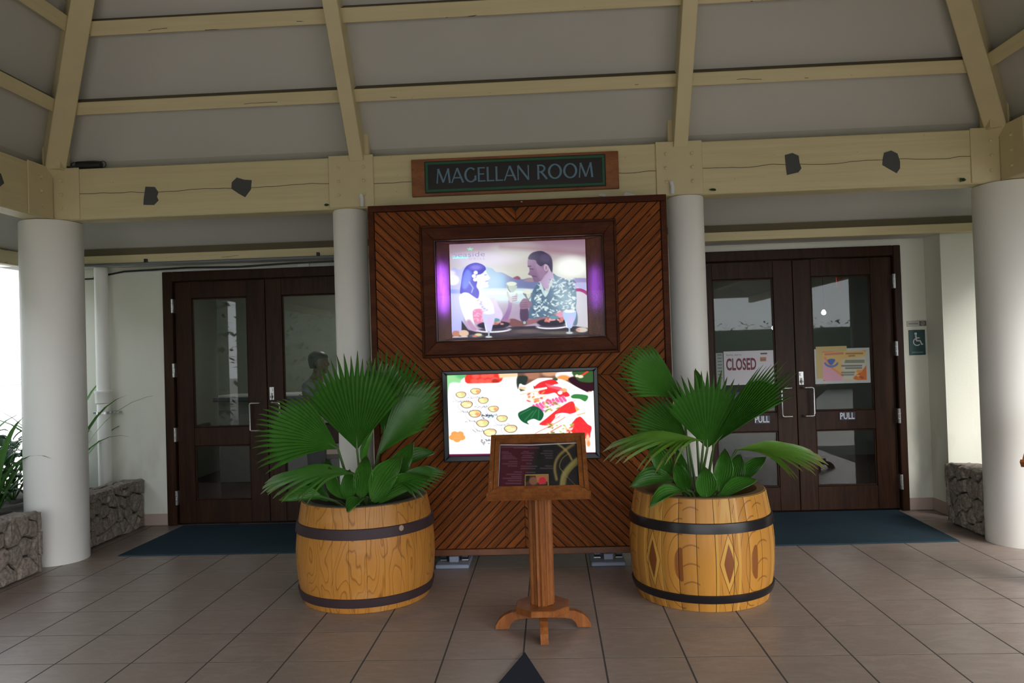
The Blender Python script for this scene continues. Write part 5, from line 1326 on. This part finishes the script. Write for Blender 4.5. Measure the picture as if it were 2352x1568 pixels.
# ------------------------------------------------------------ signs and papers on the right door and wall
ds = thing('access_sign', (3.311, W_Y, 1.5), 'teal wheelchair access sign on the wall right of the right door', 'sign')
MB().box(3.240, 3.383, W_Y - .008, W_Y - .0006, 1.390, 1.617, .003).build('plate', plain('teal_plate', (.018, .075, .080), .45), ds)
wh = plain('sign_white', (.62, .66, .66), .5); pw = lambda u, v, w: (3.311 + u, W_Y - .0083 - w, 1.522 + v)
m = MB(); m.prism([(-.012 + .012 * math.cos(k * .524), .060 + .012 * math.sin(k * .524)) for k in range(12)], pw, .001)
def seg(a, b, w_):
    a, b = Vector(a), Vector(b); n = Vector((-(b - a).y, (b - a).x)).normalized() * w_ / 2; return [tuple(a + n), tuple(b + n), tuple(b - n), tuple(a - n)]
for k, (a, b, w_) in enumerate((((-.012, .046), (-.006, -.002), .014), ((-.010, .022), (.022, .022), .010), ((-.008, -.004), (.026, -.004), .012), ((.024, -.002), (.040, -.040), .012), ((.038, -.038), (.050, -.034), .009))): m.prism(seg(a, b, w_), pw, .0008 + .0001 * k)
for k in range(18):
    a0, a1 = math.radians(100 + 12 * k), math.radians(112 + 12 * k); m.prism([(-.002 + r * math.cos(a), -.014 + r * math.sin(a)) for r, a in ((.036, a0), (.036, a1), (.027, a1), (.027, a0))], pw, .0008)
m.build('wheelchair_symbol', wh, ds)
MB().box(3.262, 3.360, W_Y - .0092, W_Y - .0082, 1.408, 1.420).build('caption_line', plain('faint_caption', (.10, .20, .20), .5), ds)
st = thing('notice_strip', (3.311, W_Y, 1.67), 'narrow white notice strip with an icon above the wheelchair sign', 'sign')
MB().box(3.226, 3.398, W_Y - .007, W_Y - .0006, 1.648, 1.698, .002).build('strip', plain('notice_white', (.50, .49, .47), .6), st)
MB().box(3.336, 3.394, W_Y - .0082, W_Y - .0071, 1.652, 1.694).build('icon_plate', plain('notice_dark', (.14, .13, .12), .6), st)
m = MB()
for k in range(16):
    a0, a1 = k * .3927, (k + 1) * .3927; m.prism([(r * math.cos(a), r * math.sin(a)) for r, a in ((.017, a0), (.017, a1), (.012, a1), (.012, a0))], lambda u, v, w: (3.366 + u, W_Y - .0083 - w, 1.673 + v), .0006)
m.prism(seg((-.011, -.011), (.011, .011), .005), lambda u, v, w: (3.366 + u, W_Y - .0083 - w, 1.673 + v), .0008)
m.build('icon_ring', plain('notice_pale', (.45, .43, .41), .6), st)
MB().box(3.240, 3.325, W_Y - .0078, W_Y - .0071, 1.668, 1.678).build('text_line', plain('notice_ink', (.22, .21, .20), .6), st)

GY = W_Y + .036                                    # front of the panes
cs = thing('closed_sign', (1.82, GY, 1.32), 'white paper sign with CLOSED in maroon, taped on the left leaf of the right door', 'sign')
MB().box(1.592, 2.046, GY - .006, GY - .0012, 1.165, 1.474).build('paper', plain('closed_paper', (.66, .65, .70), .7), cs)
mar = plain('maroon_ink', (.16, .035, .06), .6); ink = plain('grey_ink', (.12, .11, .13), .6)
fp = facade(GY - .0064)
text_mesh('lettering', 'CLOSED', mar, cs, 1.612, 1.884, 1.298, 1.410, fp, .0006, .03)
text_mesh('lettering', "Sorry, we're", ink, cs, 1.615, 1.752, 1.428, 1.450, fp, .0006)
MB().box(1.925, 1.985, GY - .0074, GY - .0065, 1.438, 1.452).build('small_text_line', ink, cs)
MB().box(1.920, 1.975, GY - .0074, GY - .0065, 1.375, 1.412).build('orange_mark', plain('orange_ink', (.55, .17, .06), .6), cs)
MB().box(1.928, 1.968, GY - .0078, GY - .0075, 1.382, 1.396).build('teal_mark', plain('teal_ink', (.08, .25, .28), .6), cs)
ns = thing('notice_sheet', (1.555, GY, 1.3), 'narrow pale green sheet at the left of the CLOSED paper', 'sign')
MB().box(1.522, 1.586, GY - .004, GY - .0012, 1.13, 1.462).build('paper', plain('greenish_paper', (.34, .40, .37), .7), ns)
for z in (1.44, 1.41, 1.38, 1.35, 1.32, 1.29, 1.26, 1.23): MB().box(1.536, 1.574, GY - .0046, GY - .0041, z, z + .008).build('text_line', ink, ns)
fs_ = thing('event_flyer', (2.66, GY, 1.3), 'orange and yellow flyer in a white sleeve on the rightmost door leaf', 'poster')
MB().box(2.408, 2.902, GY - .005, GY - .0012, 1.152, 1.470).build('sleeve', plain('sleeve_white', (.52, .56, .56), .3), fs_)
MB().box(2.424, 2.700, GY - .0062, GY - .0051, 1.20, 1.492).build('yellow_sheet', plain('yellow_paper', (.62, .50, .24), .7), fs_)
D = Paint(130, 86, (1440, 985), (1990, 968), (2010, 1340), (1450, 1360), (226, 190, 120))
D.poly([(1430, 1080), (1500, 1150), (1700, 1300), (1700, 1380), (1430, 1380)], (226, 170, 190), 40); D.poly([(1690, 1090), (2000, 1040), (2000, 1340), (1700, 1345)], (206, 206, 190), 40, 1, False)
D.line([(1430, 985), (2000, 968), (2012, 1345), (1445, 1360), (1430, 985)], 30, (216, 138, 82), 14)
D.line([(1470, 1060), (1560, 1190), (1700, 1290)], 26, (232, 150, 110), 16)
for k in range(7): D.line([(1555 + 84 * math.cos(a), 1110 + 64 * math.sin(a)) for a in (math.radians(20 + 20 * k + q * 10) for q in range(3))], 22, (90, 120, 196), 12)
D.poly([(1505, 1095), (1555, 1075), (1605, 1090), (1570, 1150), (1550, 1155), (1530, 1140)], (70, 104, 190), 12); D.line([(1480, 1020), (1700, 1005)], 26, (206, 130, 110), 16)
for a, b, y, c in ((1745, 1950, 1010, (120, 96, 60)), (1780, 1850, 1040, (120, 96, 60)), (1740, 1970, 1100, (90, 96, 84)), (1730, 1970, 1120, (90, 96, 84)), (1690, 1940, 1165, (70, 72, 80)), (1740, 1940, 1195, (70, 72, 80)), (1690, 1850, 1250, (90, 90, 96)), (1690, 1840, 1280, (100, 100, 100))): D.line([(a, y), (b, y - 4)], 16, c, 14, .75)
D.poly([(1840, 1330), (1900, 1260), (1960, 1210), (2010, 1160), (2015, 1340)], (212, 112, 44), 16)
for k in range(10): D.ell(random.uniform(1870, 2000), random.uniform(1220, 1330), 22, 14, random.choice(((240, 150, 60), (160, 80, 40), (250, 190, 110))), 10, .8)
D.mesh('flyer_print', print_attr('flyer_colours', .5), fs_, 2.480, 2.868, 1.178, 1.446, facade(GY - .0066))

# ------------------------------------------------------------ inside the dining rooms
def lamp(x, y, z, p, label, col=(1, .93, .82), r=.07):
    t = thing('ceiling_lamp', (x, y, z), label, 'lamp', 'ceiling lamps in the dining rooms')
    MB().lathe([(r + .02, z + .0), (r + .02, z - .03), (r, z - .034), (r, z - .02), (.01, z - .018)], x, y, 20).build('housing', M['white'], t, True)
    MB().lathe([(.004, z - .024), (r - .004, z - .023), (r - .004, z - .027), (.004, z - .030)], x, y, 20).build('bulb_disc', glow('lamp_glow', (1, .95, .88), 9.0), t)
    L = bpy.data.lights.new('lamp_light', 'AREA'); L.shape = 'DISK'; L.size = .14; L.energy = p; L.color = col
    o = bpy.data.objects.new('lamp_light', L); COL.objects.link(o); o.parent = t; o.location = (0, 0, -.04)
lamp(-2.2, 8.9, 2.749, 16, 'added round ceiling lamp to light the left dining room, near its rear wall')  # added light source so the room and person show through the glass
lamp(-3.9, 8.3, 2.749, 2, 'added round ceiling lamp to light the left dining room, near the side wall')  # second added source, a weak fill for the same room
lamp(2.9, 9.0, 2.749, 9, 'round ceiling lamp in the right dining room')
for x, y, z, lb in ((2.498, 8.6, 1.71, 'small bright pendant bulb inside the right door, left one'), (3.045, 8.6, 1.861, 'small bright pendant bulb inside the right door, right one')):
    t = thing('pendant_lamp', (x, y, 2.75), lb, 'lamp', 'pendant bulbs in the right dining room')
    MB().tube([(x, y, 2.7495), (x, y, z + .03)], .003, 6).build('cord', M['black'], t)
    MB().lathe([(.004, z - .024), (.018, z - .018), (.026, z), (.018, z + .020), (.010, z + .032)], x, y, 14).build('bulb', glow('pendant_glow', (.93, .96, 1.0), 14.0), t, True)
rl = thing('red_pennant', (3.225, 8.6, 2.75), 'small red hanging pennant behind the glass of the rightmost door leaf', 'pennant')
MB().tube([(3.225, 8.6, 2.7495), (3.225, 8.6, 2.26)], .003, 5).build('string', M['white'], rl)
MB().prism([(-.035, .08), (.035, .08), (.04, -.02), (.012, -.10), (-.03, -.03)], lambda u, v, w: (3.225 + u, 8.59 + w, 2.18 + v), .01).build('cloth', plain('red_cloth', (.75, .10, .07), .6), rl)
ct = thing('serving_counter', (-2.4, 9.6, 0), 'long serving counter with a pale top inside the left dining room', 'counter')
MB().box(-4.2, -1.2, 9.45, 10.0, 0, 1.02, .006).build('cabinet', plain('counter_panel', (.30, .29, .30), .5), ct)
MB().box(-4.25, -1.15, 9.40, 10.05, 1.021, 1.07, .006).build('worktop', plain('counter_top', (.08, .075, .12), .4), ct)
MB().box(-4.2, -1.2, 9.452, 9.9, 1.0705, 1.1, .003).build('upstand', M['white'], ct)
wl = thing('wall_tap', (-2.96, 9.78, 1.1), 'white angled lamp arm standing on the serving counter', 'lamp')
MB().lathe([(.05, 1.1005), (.05, 1.115), (.012, 1.12)], -2.96, 9.7, 14).build('base', M['white'], wl, True)
MB().tube([(-2.96, 9.7, 1.118), (-2.96, 9.7, 1.33), (-3.0, 9.68, 1.46)], .010, 8).build('arm', M['black'], wl, True)
MB().tube([(-3.05, 9.68, 1.47), (-2.95, 9.66, 1.42), (-2.87, 9.65, 1.41)], .05, 10, (.9, .7, .3)).build('shade', M['white'], wl, True)
be = thing('low_bench', (-2.2, 8.5, 0), 'low pale bench inside the left dining room', 'bench')
MB().box(-2.75, -1.75, 8.75, 9.15, .36, .42, .006).build('seat', plain('bench_seat', (.40, .30, .28), .5), be)
for x in (-2.70, -1.80):
    for y in (8.79, 9.11): MB().box(x - .02, x + .02, y - .02, y + .02, -.011, .3595, .002).build('leg', M['black'], be)

# ------------------------------------------------------------ person behind the left door
def skin(name, joints, bones, mat, parent, sub=2):
    me = bpy.data.meshes.new(name); me.from_pydata([j[0] for j in joints], bones, [])
    o = bpy.data.objects.new(name, me); COL.objects.link(o)
    o.modifiers.new('s', 'SKIN'); o.modifiers.new('d', 'SUBSURF').levels = sub
    lay = me.skin_vertices[0] if me.skin_vertices else None
    if lay is None:
        bm = bmesh.new(); bm.from_mesh(me); bm.verts.layers.skin.verify(); bm.to_mesh(me); bm.free(); lay = me.skin_vertices[0]
    for i, j in enumerate(joints):
        r = j[1]; lay.data[i].radius = r if isinstance(r, tuple) else (r, r); lay.data[i].use_root = (i == 0)
    bpy.context.view_layer.update()
    m2 = bpy.data.meshes.new_from_object(o.evaluated_get(bpy.context.evaluated_depsgraph_get()))
    bpy.data.objects.remove(o, do_unlink=True); bpy.data.meshes.remove(me)
    off = Vector(parent_base(parent)) if parent else Vector((0, 0, 0))
    for v in m2.vertices: v.co -= off
    for f in m2.polygons: f.use_smooth = True
    m2.materials.clear(); m2.materials.append(mat)
    o = bpy.data.objects.new(name, m2); COL.objects.link(o); o.parent = parent; o['_b'] = tuple(off); return o
px, py = -2.445, 7.80
pe = thing('person', (px, py, -.012), 'dark-haired person in a pale grey shirt standing behind the left door glass, looking right', 'person')
sk = plain('brown_skin', (.30, .16, .10), .5); hr = plain('dark_hair', (.018, .014, .014), .5); sh_ = plain('pale_grey_shirt', (.42, .43, .44), .8); tr = plain('dark_trousers', (.045, .045, .06), .8); shoe = plain('dark_shoes', (.02, .02, .02), .5)
B = lambda x, y, z: (px + x, py + y, z)
jo = [(B(0, 0, .86), .105), (B(0, 0, 1.02), .10), (B(.01, 0, 1.17), (.12, .11)), (B(.015, 0, 1.27), .085), (B(.03, 0, 1.335), .058), (B(.045, 0, 1.40), .054), (B(.05, 0, 1.45), .05),
      (B(0, -.17, 1.245), .058), (B(-.01, -.215, 1.08), .046), (B(.01, -.215, .98), .042), (B(.12, -.19, .90), .037), (B(.215, -.16, .865), .026),
      (B(0, .17, 1.245), .058), (B(-.01, .215, 1.08), .046), (B(.01, .215, .98), .042), (B(.12, .19, .90), .037), (B(.215, .16, .865), .026),
      (B(0, -.085, .80), .088), (B(.01, -.09, .45), .058), (B(-.01, -.09, .08), .040), (B(.10, -.09, .035), .032),
      (B(0, .085, .80), .088), (B(.01, .09, .45), .058), (B(-.01, .09, .08), .040), (B(.10, .09, .035), .032)]
bo = [(0, 1), (1, 2), (2, 3), (3, 4), (4, 5), (5, 6), (3, 7), (7, 8), (8, 9), (9, 10), (10, 11), (3, 12), (12, 13), (13, 14), (14, 15), (15, 16), (0, 17), (17, 18), (18, 19), (19, 20), (0, 21), (21, 22), (22, 23), (23, 24)]
body = skin('body', jo, bo, sk, pe)
def headrings(lv, n=24, face=False):
    rs = []
    for z, cx, rx, ry in lv:
        r = []
        for k in range(n):
            a = k * 6.2831853 / n; x, y = cx + rx * math.cos(a), ry * math.sin(a)
            if face:                                     # brow, nose, lips and chin along the middle of the face
                f = max(0, math.cos(a)) ** 14
                x += f * (.020 * math.exp(-((z - 1.462) / .017) ** 2) + .007 * math.exp(-((z - 1.485) / .02) ** 2) + .006 * math.exp(-((z - 1.425) / .008) ** 2) + .006 * math.exp(-((z - 1.384) / .012) ** 2))
                e = math.exp(-((abs(a if a < 3.14159 else a - 6.2831853) - .42) / .16) ** 2); x -= .009 * e * math.exp(-((z - 1.49) / .013) ** 2)
            r.append(B(x, y + .005, z))
        rs.append(r)
    return rs
hm = MB().rings(headrings([(1.366, .095, .022, .022), (1.374, .088, .040, .034), (1.390, .078, .058, .048), (1.410, .070, .068, .057), (1.425, .066, .074, .062), (1.440, .063, .079, .066), (1.452, .061, .082, .069), (1.464, .059, .085, .071),
        (1.478, .057, .088, .073), (1.490, .055, .090, .075), (1.505, .053, .093, .076), (1.525, .050, .095, .077), (1.548, .047, .091, .073), (1.570, .045, .077, .061), (1.586, .044, .053, .042), (1.594, .044, .022, .018)], 28, True))
hb = hm.build('head', sk, pe, True)
bm = bmesh.new(); bm.from_mesh(body.data); bm.from_mesh(hb.data); bm.to_mesh(body.data); bm.free(); bpy.data.objects.remove(hb, do_unlink=True)
skin('shirt', [(B(0, 0, .86), .135), (B(0, 0, 1.02), .122), (B(.01, 0, 1.17), (.142, .13)), (B(.015, 0, 1.265), .10), (B(.028, 0, 1.325), .060), (B(0, -.17, 1.245), .074), (B(-.008, -.205, 1.11), .066), (B(0, .17, 1.245), .074), (B(-.008, .205, 1.11), .066)],
     [(0, 1), (1, 2), (2, 3), (3, 4), (3, 5), (5, 6), (3, 7), (7, 8)], sh_, pe)
skin('trousers', [(B(0, 0, .84), .118), (B(0, -.085, .78), .098), (B(.01, -.09, .45), .072), (B(-.01, -.09, .09), .058), (B(0, .085, .78), .098), (B(.01, .09, .45), .072), (B(-.01, .09, .09), .058)],
     [(0, 1), (1, 2), (2, 3), (0, 4), (4, 5), (5, 6)], tr, pe)
for s in (-1, 1): skin('shoe', [(B(-.03, s * .09, .033), .044), (B(.06, s * .09, .030), .042), (B(.14, s * .09, .022), .032)], [(0, 1), (1, 2)], shoe, pe, 1)
MB().rings(headrings([(1.425, .022, .060, .066), (1.450, .020, .068, .074), (1.480, .020, .074, .0795), (1.505, .024, .081, .0815), (1.526, .036, .097, .082), (1.532, .045, .104, .082), (1.550, .046, .101, .079), (1.572, .044, .088, .068), (1.590, .042, .066, .050), (1.603, .042, .030, .024)])).build('hair', hr, pe, True)
for s in (-1, 1):
    skin('ear', [(B(.050, .005 + s * .077, 1.500), .011), (B(.044, .005 + s * .083, 1.480), .017), (B(.050, .005 + s * .074, 1.450), .010)], [(0, 1), (1, 2)], sk, pe, 1)
    skin('eye', [(B(.126, .005 + s * .033, 1.490), .011), (B(.132, .005 + s * .033, 1.490), .009)], [(0, 1)], M['white'], pe, 1)
    # hand: palm with four fingers of different lengths and a thumb
    h0 = Vector(B(.215, s * .16, .865)); ax = Vector((.90, s * -.18 * -1 * -1, -.30)).normalized(); sd = Vector((0, 0, 1)).cross(ax).normalized()
    js = [(tuple(h0), .024), (tuple(h0 + ax * .075), (.030, .016))]; bs = [(0, 1)]
    for k, (o_, l_) in enumerate(((-.030, .068), (-.010, .078), (.011, .072), (.030, .055))):
        a = h0 + ax * .080 + sd * o_; n0 = len(js)
        js += [(tuple(a), .0095), (tuple(a + ax * l_ * .5 + Vector((0, 0, -.008))), .0085), (tuple(a + ax * l_ * .85 + Vector((0, 0, -.030))), .0072)]; bs += [(1, n0), (n0, n0 + 1), (n0 + 1, n0 + 2)]
    n0 = len(js); a = h0 + ax * .02 - sd * s * .026
    js += [(tuple(a), .012), (tuple(a + ax * .035 - sd * s * .022), .010), (tuple(a + ax * .062 - sd * s * .026 + Vector((0, 0, -.012))), .008)]; bs += [(0, n0), (n0, n0 + 1), (n0 + 1, n0 + 2)]
    skin('hand', js, bs, sk, pe, 1)
skin('mouth', [(B(.126, -.020, 1.424), .007), (B(.138, .005, 1.425), .010), (B(.126, .03, 1.424), .007)], [(0, 1), (1, 2)], plain('lips', (.22, .09, .07), .5), pe, 1)

for o in bpy.data.objects:
    if '_b' in o: del o['_b']
